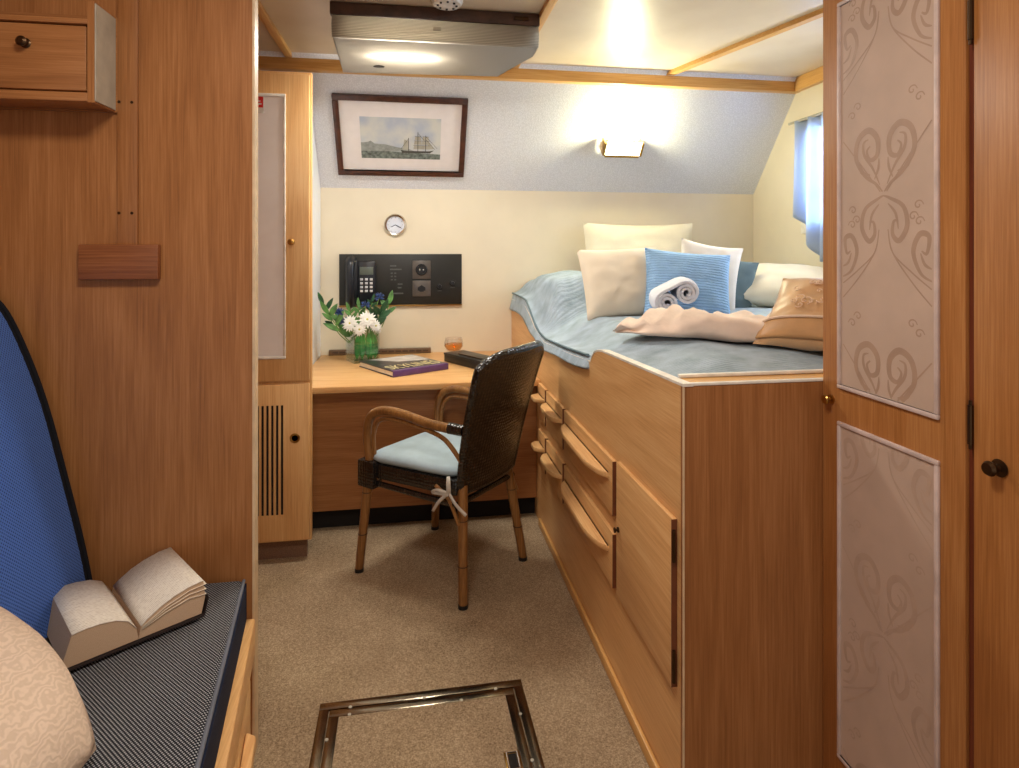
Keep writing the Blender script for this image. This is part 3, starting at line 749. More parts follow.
def leaf_mb(mb, base, tip, w, up=(0,0,1), cup=.25, mi=0, n=9, bend=.0):
    base = Vector(base); tip = Vector(tip); d = tip-base; t = d.normalized(); s_ = t.cross(Vector(up))
    if s_.length < .1: s_ = t.orthogonal()
    s_.normalize(); nn = s_.cross(t)
    def f(u, v):
        ww = w*math.sin(PI*min(1, max(0, v*.97+.02)))**.8*(1-.25*v)
        a = 2*u-1
        return base+d*v+s_*ww*.5*a+nn*(abs(a)*ww*cup*.5+bend*math.sin(PI*v)*d.length)
    return mb.grid(f, 5, n, mi)
GRP = None
def stem_thing(name, label, cat, root, tip, bend=(0,0,0), r=.0026):
    t = thing(name, label, cat, (root[0],root[1],root[2]))
    mid = (Vector(root)+Vector(tip))/2+Vector(bend)
    pts = spline([root, mid, tip], 8)
    MB().tube(pts, r, 7).build('stem', 'stem', t)
    return t, pts
rf = random.Random(3)
def daisy(c, nrm, r, label):
    t, pts = stem_thing('white_flower', label, 'flower', (vx+rf.uniform(-.03,.03),vy+rf.uniform(-.03,.03),.69), c)
    nrm = Vector(nrm).normalized(); a = nrm.orthogonal().normalized(); c2 = nrm.cross(a); mb = MB(); c = Vector(c)
    for ring, (k, rr, lift) in enumerate(((16,1.,.10),(13,.8,.35),(9,.55,.7))):
        for i in range(k):
            q = 2*PI*(i+ring*.5)/k+rf.uniform(-.1,.1); d = a*math.cos(q)+c2*math.sin(q)
            leaf_mb(mb, c+nrm*.003*ring, c+(d+nrm*lift).normalized()*r*rr, r*.34, nrm, .2, n=5)
    mb.build('petals', 'petal', t, solid=.0006)
    MB().lathe([(.0,-.004),(r*.18,-.002),(r*.2,.005),(r*.1,.010),(0,.011)], c, 12, 0, Vector((0,0,1)).rotation_difference(nrm).to_matrix().to_4x4()).build('eye', 'yellow', t)
daisy((-.318,3.245,.868), (-.3,-1,.35), .046, 'white flower leaning over the left front corner of the vase')
daisy((-.232,3.250,.885), (.1,-1,.5), .050, 'largest white flower, in the middle over the vase')
daisy((-.270,3.235,.838), (-.05,-1,.1), .038, 'lowest white flower against the front of the vase rim')
daisy((-.192,3.270,.850), (.5,-1,.3), .036, 'white flower drooping over the right side of the vase')
daisy((-.178,3.300,.828), (.9,-.7,-.1), .026, 'smallest white flower hanging below the right rim of the vase')
def sprig(tip, label, leaves, mat, root=None, bend=(0,0,0), lw=.03, ll=.09):
    root = root or (vx+rf.uniform(-.02,.02), vy+rf.uniform(-.03,.03), .69)
    t, pts = stem_thing('leafy_sprig', label, 'foliage', root, tip, bend)
    n = len(pts)
    for k in range(leaves):
        i = int(lerp(n*.52, n-1, (k+.5)/leaves)); p = pts[i]; d = (pts[min(i+1,n-1)]-pts[i-1]).normalized()
        sd_ = Vector((1,0,.2)) if k % 2 else Vector((-1,0,.2))
        q = p+(d*.6+sd_*.75+Vector((0,rf.uniform(-.5,.1),rf.uniform(-.1,.3)))).normalized()*ll*rf.uniform(.75,1.1)
        mb = MB(); leaf_mb(mb, p, q, lw*rf.uniform(.8,1.2), (0,-1,.3), .3, bend=.06); mb.build('leaf', mat, t, solid=.0007)
    mb = MB(); leaf_mb(mb, pts[-1], pts[-1]+(pts[-1]-pts[-3]).normalized()*ll, lw, (0,-1,.2), .3); mb.build('leaf', mat, t, solid=.0007)
sprig((-.425,3.25,.915), 'leafy sprig reaching furthest left out of the vase', 4, 'leaf', bend=(-.02,0,.01))
sprig((-.165,3.29,.915), 'dark leafy sprig spreading to the right of the vase', 5, 'leaf_d', bend=(.0,0,.02), lw=.036, ll=.085)
sprig((-.285,3.36,.935), 'upright pale sprig at the back of the vase', 6, 'leaf', lw=.022, ll=.06)
sprig((-.365,3.33,.86), 'low leafy sprig at the left back of the vase', 5, 'leaf', lw=.034, ll=.085)
sprig((-.455,3.27,.965), 'slender sprig whose tip is the highest at the left of the vase', 2, 'leaf_d', bend=(-.03,0,-.02), lw=.026, ll=.075)
sprig((-.125,3.34,.955), 'bright green sprig at the right back of the vase by the black panel', 3, 'leaf', bend=(.03,0,.02), lw=.032, ll=.08)
sprig((-.215,3.37,.965), 'thin sprig standing behind the tallest flowers', 7, 'leaf_d', lw=.018, ll=.05)
sprig((-.325,3.29,.925), 'bushy pale sprig right behind the left white flower', 8, 'leaf', lw=.02, ll=.055)
def thistle(c, label):
    t, pts = stem_thing('blue_thistle', label, 'flower', (vx+rf.uniform(-.03,.03),vy+rf.uniform(-.03,.03),.69), c)
    c = Vector(c); mb = MB()
    for i in range(42):
        z = rf.uniform(-.6,1); q = rf.uniform(0,2*PI); rr = math.sqrt(max(0,1-z*z)); d = Vector((rr*math.cos(q), rr*math.sin(q), z))
        leaf_mb(mb, c, c+d*.030, .008, (0,-1,.1), 0, n=4)
    mb.build('bracts', 'thistle', t, solid=.0006)
thistle((-.375,3.26,.925), 'blue thistle head left of the white flowers')
thistle((-.352,3.27,.875), 'low blue thistle head beside the left white flower')
thistle((-.245,3.31,.955), 'blue thistle head above the largest white flower')
thistle((-.175,3.33,.995), 'tallest blue thistle head, in front of the phone panel edge')
for k, (dx, dy, tw_) in enumerate(((-.018,-.050,.1),(.030,-.052,-.1),(.048,-.01,.3),(-.002,.01,.0),(.012,-.058,.05),(-.040,-.030,.2),(.054,-.045,-.2))):
    bl_ = MB(); ca, sa = math.cos(va), math.sin(va)
    bx_, by_ = vx+dx*ca-dy*sa, vy+dx*sa+dy*ca
    leaf_mb(bl_, (bx_,by_,.676), (bx_+.012*tw_,by_,.85-.008*k), .036, (-sa*.0+.3*tw_,-1,0), .15, n=12)
    o = bl_.build('grass_blade', 'leaf_b', solid=.001)
    tag(o, ['broad green blade standing behind the front glass of the vase, left one','broad green blade behind the front glass of the vase, right one','broad green blade by the right glass of the vase','broad green blade standing in the centre of the vase','green blade touching the front glass of the vase, between the two broad ones','green blade by the left glass of the vase','green blade in the right front corner of the vase'][k], 'foliage')

# ------------------------------------------------------------------ things on the desk
mg = thing('book', 'large picture book with purple spine and pale gold title on the desk', 'book', (-.088,2.853,.661), R(31))
MB().box((.004,.004,.004), (.304,.340,.024), 0).build('pages', 'paper', mg, local=True)
mb = MB().box((0,0,0), (.308,.344,.004), .001).box((0,0,.0242), (.308,.344,.0285), .001)
mb.build('cover', 'mag_dark', mg, local=True)
MB().box((0,-.003,.0), (.308,.004,.0285), .002).build('spine', 'purple', mg, local=True)
MB().box((.0,-.001,.0286), (.308,.022,.0291)).build('cover_stripe', 'purple', mg, local=True)
mb = MB(); mb.add([(.14,.20,.0290),(.300,.15,.0290),(.300,.335,.0290),(.05,.335,.0290)], [[0,1,2,3]]); mb.build('cover_picture', 'mag_pale', mg, local=True, recalc=False)
vs2, fs2 = text_mesh('SKYLINES', .066, .0004)
wmax = max(p.x for p in vs2); sc_ = .280/wmax
MB().add([(p.x*sc_+.014, p.y*1.9+.040, .0291+p.z+.0004) for p in vs2], fs2).build('title', 'gold_text', mg, local=True, recalc=False)

gl = thing('snifter_glass', 'stemmed glass with amber drink at the back of the desk', 'glass', (.228,3.395,.661))
c = (.228,3.395,.661)
MB().lathe([(.0,0),(.034,0),(.034,.002),(.008,.006),(.006,.014),(.012,.020),(.036,.030),(.052,.052),(.053,.070),(.046,.100),(.0445,.100),(.0515,.070),(.0505,.053),(.035,.033),(.0,.024)], c, 28).build('bowl', 'glass', gl)
MB().lathe([(0,.0245),(.0345,.0335),(.050,.053),(.0512,.066),(0,.066)], c, 28).build('drink', 'amber', gl)
cs = thing('black_case', 'flat black case on the desk between the glass and the wicker chair', 'case', (.165,3.225,.661), R(-60))
MB().box((0,0,0), (.33,.125,.042), .006).build('body', 'black', cs, local=True)
MB().box((-.002,-.002,.036), (.332,.127,.048), .004).build('lid', 'black', cs, local=True)
MB().box((.10,.02,.0485), (.30,.034,.0545), .003).build('pen', 'dark_brass', cs, local=True)

# ------------------------------------------------------------------ wicker armchair
ch = thing('armchair', 'black woven armchair with bamboo arms and legs at the desk', 'chair', (.131,2.423,0), R(47.7))
LX = {'fn':((-.224,.249),(-.207,.205)), 'ff':((.215,.237),(.207,.205)), 'bn':((-.195,-.237),(-.160,-.208)), 'bf':((.200,-.237),(.150,-.190))}
for k, ((ax, ay), (bx_, by_)) in LX.items():
    hgt = .43 if k[0] == 'f' else .40
    pts = [(lerp(ax,bx_,t), lerp(ay,by_,t), .012+t*hgt) for t in (0,.25,.5,.75,1)]
    lg = MB().tube(pts, [.0165,.0175,.018,.0185,.0185], 12).build('leg', 'cane', ch, local=True)
    for t in (.32,.70):
        p = Vector((lerp(ax,bx_,t), lerp(ay,by_,t), .012+t*hgt))
        MB().tube([p-Vector((0,0,.002)), p+Vector((0,0,.002))], .0186, 12).build('cane_joint', 'cane_node', lg, local=True)
    MB().tube([(ax,ay,.0),(ax,ay,.014)], .0178, 12).build('foot_cap', 'black', lg, local=True)
for s, nm in ((-1,'n'),(1,'f')):
    ap = spline([(s*.207,.207,.43),(s*.212,.218,.53),(s*.214,.198,.605),(s*.214,.130,.640),(s*.213,.03,.640),(s*.206,-.10,.622),(s*.188,-.228,.615)], 8)
    MB().tube(ap, .0175, 12).build('arm', 'cane', ch, local=True)
    MB().tube([(s*.195,-.175,.618),(s*.187,-.234,.6155)], .0205, 12).build('arm_binding', 'rattan', ch, local=True)
    bp = spline([(s*.200,.190,.45),(s*.206,.188,.54),(s*.208,.15,.600),(s*.208,.06,.612),(s*.206,-.06,.602),(s*.200,-.16,.575),(s*.185,-.225,.50)], 8)
    MB().tube(bp, .0085, 8).build('arm_brace', 'cane', ch, local=True)
    MB().box((s*.207-.026,.165,.335), (s*.207+.026,.252,.440), .008).build('corner_binding', 'rattan', ch, local=True)
    MB().tube([(s*.205,.205,.352),(s*.182,-.19,.345)], .011, 10).build('stretcher', 'rattan', ch, local=True)
    MB().tube(spline([(s*.208,.214,.30),(s*.205,.17,.37),(s*.20,.11,.405)], 6), .007, 8).build('corner_brace', 'cane', ch, local=True)
    MB().tube(spline([(s*.190,-.215,.28),(s*.19,-.17,.36),(s*.192,-.11,.40)], 6), .007, 8).build('corner_brace', 'cane', ch, local=True)
MB().tube([(-.205,.21,.352),(.205,.21,.352)], .011, 10).build('stretcher', 'rattan', ch, local=True)
MB().tube([(-.18,-.20,.345),(.18,-.20,.345)], .011, 10).build('stretcher', 'rattan', ch, local=True)
def rrect(w0, w1, y0, y1, r=.05, n=6):
    c = [(w1/2-r,y1-r,0),(-w1/2+r,y1-r,90),(-w0/2+r,y0+r,180),(w0/2-r,y0+r,270)]; o = []
    for x, y, a in c:
        for i in range(n+1): q = R(a+90*i/n); o.append((x+r*math.cos(q), y+r*math.sin(q)))
    return o
MB().prism(rrect(.37,.43,-.205,.225,.04), .372, .430, 'XY', 0, .008).build('seat', 'rattan', ch, local=True)
def cush(u, v):
    pl = rrect(.37,.43,-.195,.222,.06,8); n = len(pl); p = pl[int(round(u*n)) % n]
    prof = [(0,.431),(.55,.431),(.93,.432),(1,.445),(.985,.458),(.90,.468),(.6,.472),(.3,.470),(0,.469)]
    k = v*(len(prof)-1); i = min(int(k), len(prof)-2); t = k-i
    r_ = lerp(prof[i][0], prof[i+1][0], t); z = lerp(prof[i][1], prof[i+1][1], t)
    return (p[0]*r_, p[1]*r_+.01*(1-r_), z)
cu = MB().grid(cush, 36, 9, close_u=True).build('seat_cushion', 'cushion_blue', ch, local=True, ang=70)
mb = MB()
mb.ribbon([(-.200,-.175,.448),(-.212,-.185,.43),(-.214,-.188,.395)], .016, (-.8,-.6,0))
mb.ribbon(spline([(-.214,-.186,.395),(-.222,-.150,.36),(-.214,-.115,.315)], 5), .012, (-.8,-.5,0))
mb.ribbon(spline([(-.214,-.190,.395),(-.220,-.225,.365),(-.214,-.265,.335)], 5), .012, (-.8,-.5,0))
mb.ribbon(spline([(-.214,-.187,.395),(-.232,-.150,.405),(-.228,-.125,.39),(-.216,-.187,.39)], 5), .010, (-.8,-.5,.2))
mb.build('tie', 'tie', cu, local=True, solid=.002)
def back(s):
    def f(u, v):
        a = 2*u-1
        w = lerp(.164, .207, v**.8); x = w*a
        y = -.203-.070*v-.040*v*v+.0-(.062*(1-a*a))*(.35+.65*v)+.0
        z = lerp(.39, .846+.050*(1-a*a*a*a)-.004*(1-a), v)
        nrm = Vector((-.35*a, 1, .25)).normalized()
        p = Vector((x, y, z))+nrm*s*.013
        return p
    return f
mb = MB(); nu, nv = 22, 20
mb.grid(back(1), nu, nv); mb.grid(back(-1), nu, nv)
def rim(k):  # perimeter of the shell
    f = []
    for i in range(nu): f.append((i/(nu-1), 0))
    for j in range(1, nv): f.append((1, j/(nv-1)))
    for i in range(1, nu): f.append((1-i/(nu-1), 1))
    for j in range(1, nv-1): f.append((0, 1-j/(nv-1)))
    return f
bk = mb.build('backrest', 'rattan', ch, local=True, ang=80)
MB().tube([(Vector(back(1)(a,b_))+Vector(back(-1)(a,b_)))/2 for a, b_ in rim(0)], .0165, 10, closed=True).build('rim', 'rattan', bk, local=True)

# ------------------------------------------------------------------ cupboard in the left corner
cb = thing('corner_cupboard', 'tall honey oak cupboard beside the desk, pale panel above and vent slots below', 'cupboard', (-.7,2.56,0))
mb = MB(); mb.box((-1.05,2.552,.078), (-.402,2.575,1.968), .002); mb.build('front_frame', 'oak_z', cb)
mb = MB(); mb.prism([(2.602,.0),(3.527,.0),(3.527,1.597),(3.232,1.962),(2.602,1.962)], -.53, -.508, 'YZ'); mb.build('side_panel', 'white_side', cb)
MB().box((-1.05,2.577,1.945), (-.531,3.22,1.965)).build('top_panel', 'oak_x', cb)
MB().box((-1.05,2.577,0), (-.425,2.60,.077)).build('plinth', 'plinth_carpet', cb)
du = MB().box((-1.04,2.536,.726), (-.408,2.551,1.955), .003).build('upper_door', 'oak_z', cb)
MB().box((-.93,2.533,.825), (-.508,2.5365,1.864)).build('panel', 'fab_white', du)
mb = MB()
for lo, hi in (((-.94,.816),(-.499,.828)),((-.94,1.861),(-.499,1.873)),((-.94,.828),(-.930,1.861)),((-.509,.828),(-.499,1.861))):
    mb.box((lo[0],2.530,lo[1]), (hi[0],2.537,hi[1]), .002)
mb.build('bead', 'white_edge', du)
knob(MB(), (-.476,2.536,1.282), (0,-1,0), .013, .028).build('knob', 'brass', du)
dl = MB().box((-1.04,2.536,.088), (-.408,2.551,.714), .003).build('lower_door', 'oak_z', cb)
for k in range(9):
    x = -.513-.0185*k; MB().box((x-.0042,2.5352,.194), (x+.0042,2.5375,.630)).build('vent_slot', 'recess_shade', dl)  # no real openings: slot shade painted as thin dark bars
o = MB().lathe([(.019,.0),(.020,.003),(.018,.005),(.012,.004),(.012,.0005)], (-.464,2.536,.497), 24, 0, rotY).build('finger_hole_ring', 'brass', dl)
MB().lathe([(.0119,.001),(.0,.001)], (-.464,2.5362,.497), 24, 0, rotY).build('finger_hole', 'recess_shade', dl)  # shade inside the hole painted on a flat disc
sg = thing('warning_label', 'small red and white label on the pale panel of the corner cupboard', 'label', (-.595,2.532,1.84))
MB().box((-.63,2.5315,1.793), (-.582,2.5328,1.86)).build('sheet', 'off_white', sg)
MB().box((-.63,2.5308,1.815), (-.584,2.5316,1.858)).build('red_field', 'red', sg)
mb = MB().box((-.606,2.5303,1.826), (-.590,2.5309,1.832)).box((-.606,2.5303,1.838), (-.594,2.5309,1.842))
mb.build('print', 'off_white', sg)

# ------------------------------------------------------------------ wardrobe on the right
wd = thing('wardrobe', 'tall oak wardrobe on the right with damask panels in its door', 'wardrobe', (1.2,.8,0))
MB().box((.9325,.05,0), (1.50,1.232,2.195)).build('body', 'red_z', wd)
d1 = MB().box((.908,.8765,.02), (.932,1.232,2.19), .002).build('door', 'door_z', wd)
d2 = MB().box((.908,.30,.02), (.932,.862,2.19), .002).build('door', 'door_z', wd)
MB().box((.915,.8625,.02), (.932,.876,2.19)).build('door_gap_bead', wood('dark red bead', (84,38,24),(104,50,32),(120,62,40), axis='Z'), wd)
def scroll(c, r, turns, start, sgn, n=26, tail=None):
    pts = []
    for i in range(n+1):
        t = i/n; a = start+sgn*turns*2*PI*(1-t); rr = r*(.12+.88*t)
        pts.append((c[0]+rr*math.cos(a), c[1]+rr*math.sin(a)))
    if tail: 
        p = [Vector((x,y,0)) for x,y in (pts[-3], pts[-1])]+[Vector((x,y,0)) for x,y in tail]
        pts = pts[:-3]+[(q.x,q.y) for q in spline(p, 6)]
    return pts
def damask(zlo, zhi, yc, hw, scale=1.):
    out = []                                    # list of (polyline in y,z, widths)
    per = .43
    z0_ = 1.43
    for k in range(-4, 3):
        zc = z0_+k*per
        for s in (-1, 1):
            P_ = lambda a, b_: (yc+s*a*hw, zc+b_)
            def add(pl, w0, w1, n=6):
                p = [(q.x,q.y) for q in spline([Vector((*P_(x,y),0)) for x, y in pl], n)]
                out.append((p, [w0+(w1-w0)*math.sin(PI*i/(len(p)-1))**1.2 for i in range(len(p))]))
            add([(.02,-.066),(.16,-.050),(.42,-.030),(.64,.008),(.58,.046),(.34,.060),(.14,.040),(.14,.008),(.30,.000),(.38,.018),(.30,.028)], .003, .013)
            add([(.08,-.052),(.24,-.018),(.44,.012),(.46,.036),(.34,.042)], .002, .007)
            add([(.30,-.030),(.50,-.022),(.56,.0)], .002, .008); add([(.20,-.04),(.12,-.02),(.10,.0)], .002, .006)
            add([(.0,-.074),(.14,-.080),(.42,-.098),(.50,-.134),(.34,-.162),(.20,-.150),(.22,-.126),(.32,-.124)], .003, .011)
            add([(.10,-.090),(.26,-.110),(.32,-.140)], .002, .006)
            add([(.07,-.066),(.48,-.012),(.97,.050)], .0026, .0030, 8)
            add([(.10,-.14),(.20,-.185),(.60,-.222),(.97,-.250)], .0026, .0030, 8)
            add([(.10,.29),(.20,.245),(.60,.190),(.97,.150)], .0026, .0030, 8)
            add([(.97,-.236),(.76,-.222),(.62,-.184),(.74,-.152),(.92,-.156),(.88,-.186),(.78,-.182)], .003, .011)
            add([(.97,-.214),(.84,-.206),(.76,-.186)], .002, .006)
            for (ca, cb_) in ((.72,-.098),(.62,-.118),(.74,-.128),(.74,.098),(.60,.114)):
                add([(ca+.10*(1-q/9)*math.cos(q*.9), cb_+.010*(1-q/9)*math.sin(q*.9)) for q in range(9)], .0022, .0030, 3)
    res = []
    for pts, ws in out:
        run = []; rw = []
        for p, w_ in zip(pts, ws):
            if zlo+.006 < p[1] < zhi-.006 and abs(p[0]-yc) < hw*.98: run.append(p); rw.append(w_)
            else:
                if len(run) > 2: res.append((run, rw))
                run = []; rw = []
        if len(run) > 2: res.append((run, rw))
    return res
yc, hw = (1.175+.929)/2, (1.175-.929)/2
for (za, zb, mat2) in ((.958,1.776,'fab_pattern'),(.164,.878,'fab_pattern2')):
    mb = MB().box((.9062,.929,za), (.9085,1.175,zb))
    for i, (pts, ws) in enumerate(damask(za, zb, yc, hw-.008)):
        mb.ribbon([(.90605-.00002*(i % 12),y,z) for y,z in pts], ws, (-1,0,0), 1)
    p_ = mb.build('damask_panel', ['fab_mauve', mat2], d1, recalc=False)
    mb = MB(); e = .0045
    for lo, hi in (((.929-e,za-e),(1.175+e,za+e)),((.929-e,zb-e),(1.175+e,zb+e)),((.929-e,za+e),(.929+e,zb-e)),((1.175-e,za+e),(1.175+e,zb-e))):
        mb.box((.902,lo[0],lo[1]), (.9085,hi[0],hi[1]), .002)
    mb.build('bead', 'lilac_trim', p_)
knob(MB(), (.908,1.203,.923), (-1,0,0), .011, .02).build('knob', 'brass', d1)
o = MB().lathe([(.013,0),(.014,.002),(.006,.004),(.005,.010),(.010,.014),(.012,.020),(.009,.025),(.0,.026)], (.908,.816,.909), 20, 0, Vector((0,0,1)).rotation_difference(Vector((-1,0,0))).to_matrix().to_4x4()).build('knob', 'dark_brass', d2)
for z in (1.628,.963):
    MB().tube([(.9055,.865,z-.032),(.9055,.865,z+.032)], .0042, 10).tube([(.9055,.865,z-.040),(.9055,.865,z+.040)], .0026, 8).build('hinge', 'dark_brass', d1)

# ------------------------------------------------------------------ fittings on the left bulkhead
wb = thing('wall_drawer_box', 'small wooden wall box with a drawer, high on the timber partition at left', 'cabinet', (-.85,1.58,1.58))
X0 = -1.03
MB().box((X0,1.479,1.580), (-.7125,1.573,1.600), .002).build('bottom_board', 'red_x', wb)
MB().box((X0,1.479,1.752), (-.7125,1.573,1.764), .002).build('shelf', 'red_x', wb)
MB().box((X0,1.573,1.577), (-.688,1.5795,1.803)).build('back_board', 'red_x', wb)
sp_ = MB().prism([(1.4785,1.578),(1.573,1.578),(1.573,1.803),(1.4785,1.803)], -.712, -.6985, 'YZ').build('side_board', 'red_z', wb)
MB().prism([(1.481,1.582),(1.5725,1.582),(1.5725,1.799),(1.481,1.799)], -.6983, -.696, 'YZ').build('laminate_face', 'grey_panel', sp_)
dr = MB().box((X0,1.481,1.604), (-.716,1.55,1.748), .003).build('drawer', 'red_x', wb)
MB().lathe([(.010,0),(.011,.002),(.008,.004),(.006,.010),(.010,.013),(.011,.018),(.006,.022),(0,.022)], (-.836,1.481,1.703), 20, 0, rotY).build('knob', 'dark_brass', dr)
bt = struct(MB().box((-.692,1.571,1.262), (-.648,1.5795,ZC), .001).build('trim_7', 'red_z'))
for x, z in ((-.688,1.602),(-.660,1.602),(-.688,1.338),(-.660,1.338)):
    MB().lathe([(.0035,0),(.0035,.0008),(0,.0008)], (x,1.571,z), 10, 0, rotY).build('screw', 'dark_brass', bt)
tag(MB().box((-.772,1.560,1.180), (-.598,1.5795,1.263), .003).build('wood_block', 'teak_x'), 'brown rectangular wood block fixed on the partition under the batten', 'wood block')

# ------------------------------------------------------------------ bench and its cushions
def xf(y): return -.403+(1.575-y)*.135
bn = thing('bench', 'built-in oak bench under the blue cushions at left', 'bench', (-.7,.9,0))
MB().prism([(XL+.002,1.578),(xf(1.578)+.0,1.578),(xf(.1),.1),(XL+.002,.1)], .28, .318, 'XY').build('seat_board', 'oak_y', bn)
MB().prism([(xf(1.575)-.004,1.575),(xf(1.575)+.022,1.575),(xf(.1)+.022,.1),(xf(.1)-.004,.1)], .262, .345, 'XY', 0, .006).build('lip', 'oak_y', bn)
MB().prism([(xf(1.575)-.02,1.575),(xf(1.575)+.004,1.575),(xf(.1)+.004,.1),(xf(.1)-.02,.1)], .0, .262, 'XY').build('front_panel', 'oak_y', bn)
dr = MB().prism([(xf(1.50)+.005,1.50),(xf(1.50)+.019,1.50),(xf(.55)+.019,.55),(xf(.55)+.005,.55)], .05, .245, 'XY', 0, .003).build('drawer', 'oak_y', bn)
MB().prism([(xf(1.40)+.020,1.40),(xf(1.385)+.044,1.385),(xf(.72)+.044,.72),(xf(.70)+.020,.70)], .175, .20, 'XY', 0, .006).build('handle', 'oak_y', dr)
sc_o = thing('seat_cushion', 'long black and grey dotted seat cushion on the bench', 'cushion', (-.7,.9,.32))
MB().prism([(XL+.01,1.570),(xf(1.57)-.003,1.570),(xf(.15)-.003,.15),(XL+.01,.15)], .3185, .447, 'XY', 0, .014).build('pad', 'seat_weave', sc_o)
MB().prism([(xf(1.571)-.003,1.571),(xf(1.571)+.0015,1.571),(xf(.15)+.0015,.15),(xf(.15)-.003,.15)], .334, .433, 'XY').build('border', 'navy_side', sc_o)
MB().tube([(xf(1.565)-.004,1.565,.443),(xf(.15)-.004,.15,.443)], .004, 8).build('piping', 'piping', sc_o)
bc = thing('back_cushion', 'tall blue woven back cushion leaning against the left wall', 'cushion', (-.9,.9,.44))
fr_ = spline([(-.732,.446,0),(-.752,.56,0),(-.788,.72,0),(-.832,.90,0),(-.880,1.04,0),(-.922,1.125,0),(-.965,1.155,0),(-1.01,1.14,0)], 4)
prof = [(p.x,p.y) for p in fr_]+[(-1.045,1.09),(-1.03,.95),(-.955,.66),(-.90,.446)]
MB().prism(prof, .2, 1.535, 'XZ', 0, .01).build('pad', 'blue_back', bc)
MB().prism([(p[0]-.004, p[1]) for p in prof], 1.536, 1.562, 'XZ', 0, .005).build('end_gusset', 'black_gusset', bc)
MB().tube([(x-.002,1.548,z) for x, z in prof[:29]], .005, 8).build('piping', 'black_gusset', bc)
pillow('cream embroidered cushion resting on the bench in the bottom left corner', 'lace', .50, .42, .18, (-.562,.835,.457), (R(-60),R(0),R(62)), 31, name='cushion', cat='cushion', ear=-.01, rnd=.55, n=30, wr=.006)

# open book on the bench
bo = thing('open_book', 'thick paperback lying open on the bench cushion', 'book', (-.612,1.420,.4545), R(37))
def block(s, wid, prof_top, ln=.212):
    # prof_top: list of (x outward from spine, z) along the page surface; block from spine to outer edge
    poly = [(0,.004)]+[(s*x, z) for x, z in prof_top]+[(s*wid,.006)]
    return poly
lt = [(.004,.030),(.018,.050),(.040,.061),(.066,.066),(.090,.067),(.112,.065)]
rt = [(.004,.030),(.016,.040),(.040,.055),(.066,.066),(.098,.074),(.124,.076)]
for s, pt, wid, nm in ((-1,lt,.128,'left'),(1,rt,.128,'right')):
    pl = [(0,.006)]+[(s*x,z) for x,z in pt]+[(s*wid,(.012 if s < 0 else .040)),(s*wid*.94,.006)]
    mb = MB(); n = len(pl)
    vs3 = [(x,-.106,z) for x,z in pl]+[(x,.106,z) for x,z in pl]
    fs3 = [list(range(n)), list(range(n,2*n))[::-1]]; mi3 = [0,0]
    mb.add(vs3, fs3, 0)
    mb.add(vs3, [[i,(i+1)%n,n+(i+1)%n,n+i] for i in range(n) if not (1 <= i < len(pt))], 0)
    pg = mb.build('page_block', ['paper_edge'], bo, local=True)
    mb = MB()
    mb.add([(s*x,-.107,z+.0006) for x,z in pt]+[(s*x,.107,z+.0006) for x,z in pt], [[i,i+1,len(pt)+i+1,len(pt)+i] for i in range(len(pt)-1)], 0, True)
    mb.build('open_page', 'page', pg, local=True, solid=.0008)
    MB().prism([(0,.0),(s*wid*.98,.0),(s*(wid+.006),(.006 if s < 0 else .036)),(s*(wid+.006),(.009 if s < 0 else .039)),(s*wid*.97,.004),(0,.004)], -.110, .110, 'XZ').build('cover', 'book_cover', bo, local=True)
for k, (a, z1_) in enumerate(((.55,.060),(.72,.067),(.86,.073))):   # loose leaves lifting at the right
    mb = MB(); pts = [(.006,.024+.002*k),(.05,.040+.006*k),(.095,.050+.008*k),(.130,.046+.011*k)]
    mb.add([(x,-.1085,z) for x,z in pts]+[(x,.106,z) for x,z in pts], [[i,i+1,5+i-0,4+i] for i in range(3)], 0, True)
    mb.build('loose_leaf', 'paper', bo, local=True, solid=.0006)

# ------------------------------------------------------------------ floor hatch
fh = thing('floor_hatch', 'carpeted floor hatch with a polished metal frame', 'hatch', (.037,1.45,0), R(.8))
hx0, hx1, hy0, hy1 = -.282, .278, -.285, .280
mb = MB(); w1 = .026
for k, (a, b_) in enumerate(((0,w1),(w1+.002,2*w1+.002))):
    for lo, hi in (((hx0+a,hy0+a),(hx1-a,hy0+b_)),((hx0+a,hy1-b_),(hx1-a,hy1-a)),((hx0+a,hy0+b_),(hx0+b_,hy1-b_)),((hx1-b_,hy0+b_),(hx1-a,hy1-b_))):
        mb.box((lo[0],lo[1],.0005), (hi[0],hi[1],.006-.001*k), .0015)
mb.build('frame', 'hatch_metal', fh, local=True)
for p in [(-.2,.254),(0,.254),(.2,.254),(.252,.15),(.252,0),(-.25,.15),(-.25,0),(-.2,.267-.04),(.1,.227)]:
    MB().lathe([(.005,0),(.004,.0012),(0,.0014)], (p[0],p[1],.0055), 10).build('screw', 'grey_panel', fh, local=True)
MB().box((hx0+.055,hy0+.055,.0005), (hx1-.055,hy1-.055,.004)).build('lid', 'carpet', fh, local=True)
MB().box((.186,-.03,.0035), (.226,.035,.0062), .002).build('pull_plate', 'brass', fh, local=True)
MB().tube([(.193+.026*(q in (1,2)),-.022+.05*(q in (2,3)),.0085) for q in range(4)], .0028, 8, closed=True).build('pull_ring', 'chrome', fh, local=True)
MB().box((.196,-.02,.006), (.216,.026,.0066)).build('pull_recess', 'recess_shade', fh, local=True)  # flat plate, its dark colour stands in for shade in the recess

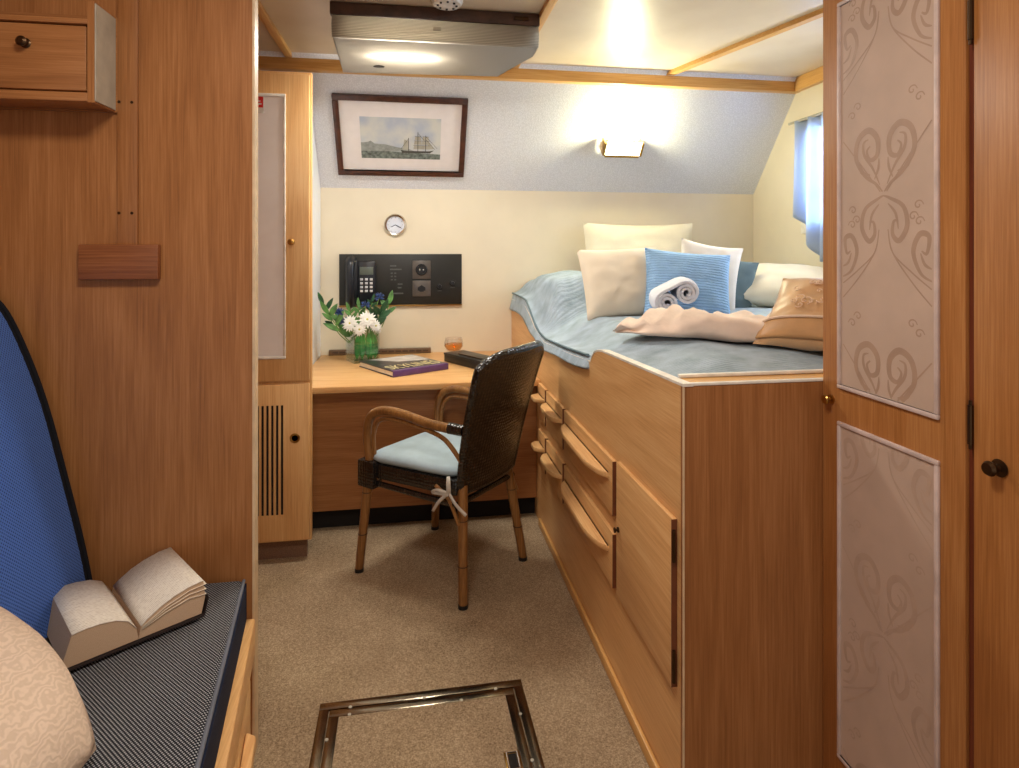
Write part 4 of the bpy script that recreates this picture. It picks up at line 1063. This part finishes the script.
# ------------------------------------------------------------------ curtain
def curt(u, v):
    y = lerp(3.065, 2.60, u); zt = 1.955; zb = lerp(1.44, 1.19, smooth(0,.5,u)) if u > .02 else 1.44
    z = lerp(zb, zt, v)
    bow = .055*math.sin(PI*min(1, v*1.05))*(1-.4*u)
    return (XR-.03-.028*math.sin(u*26)*(1-.4*v)-bow*.3, y+.03*math.sin(PI*v)*(1-u)*-1+.06*(1-v)*0, z)
cu_ = thing('curtain', 'pale blue satin curtain drawn back at the small window', 'curtain', (2.1,2.9,1.95))
MB().grid(curt, 60, 24).build('cloth', 'curtain', cu_, solid=.002, ang=80)
MB().tube([(XR-.035,3.11,1.955),(XR-.035,2.2,1.955)], .008, 10).build('rail', 'grey_panel', cu_)

# ------------------------------------------------------------------ light
def area(name, loc, rot, sx_, sy_, power, col, spread=180):
    l = bpy.data.lights.new(name, 'AREA'); l.shape = 'RECTANGLE'; l.size = sx_; l.size_y = sy_; l.energy = power; l.color = col; l.spread = R(spread)
    o = bpy.data.objects.new(name, l); COL.objects.link(o); o.location = loc; o.rotation_euler = rot; return o
def point(name, loc, power, col, r=.03):
    l = bpy.data.lights.new(name, 'POINT'); l.energy = power; l.color = col; l.shadow_soft_size = r
    o = bpy.data.objects.new(name, l); COL.objects.link(o); o.location = loc; return o
area('forward_fill_light', (-.12,.60,2.17), (0,0,0), .5, .3, 18, (1,.91,.80))  # unseen fill lamp added overhead, standing in for a nearer cabin light
area('window_daylight', (XR+.35,2.62,1.75), (0,R(78),0), 1.0, 1.0, 90, (.86,.93,1))
area('ceiling_lamp_light', (.06,2.50,2.05), (0,0,0), .40, .16, 15, (1,.94,.84))
point('sconce_bulb', S(sx, st+.10, .075), 18, (1,.95,.60), .035)
world = bpy.data.worlds.new('world'); SC.world = world; world.use_nodes = True
bg = world.node_tree.nodes['Background']; bg.inputs[0].default_value = (1,.95,.89,1); bg.inputs[1].default_value = .75

# ------------------------------------------------------------------ camera
cam = bpy.data.cameras.new('camera'); co = bpy.data.objects.new('camera', cam); COL.objects.link(co)
co.location = (0,0,1.25); co.rotation_euler = (R(90),0,R(-9.1))
cam.sensor_fit = 'HORIZONTAL'; cam.sensor_width = 36; cam.lens = 607/1019*36; cam.shift_y = -134/1019
cam.clip_start = .02
SC.camera = co
SC.view_settings.view_transform = 'Standard'; SC.view_settings.look = 'None'; SC.view_settings.gamma = 1
SC.view_settings.use_curve_mapping = False; SC.view_settings.exposure = 0.0
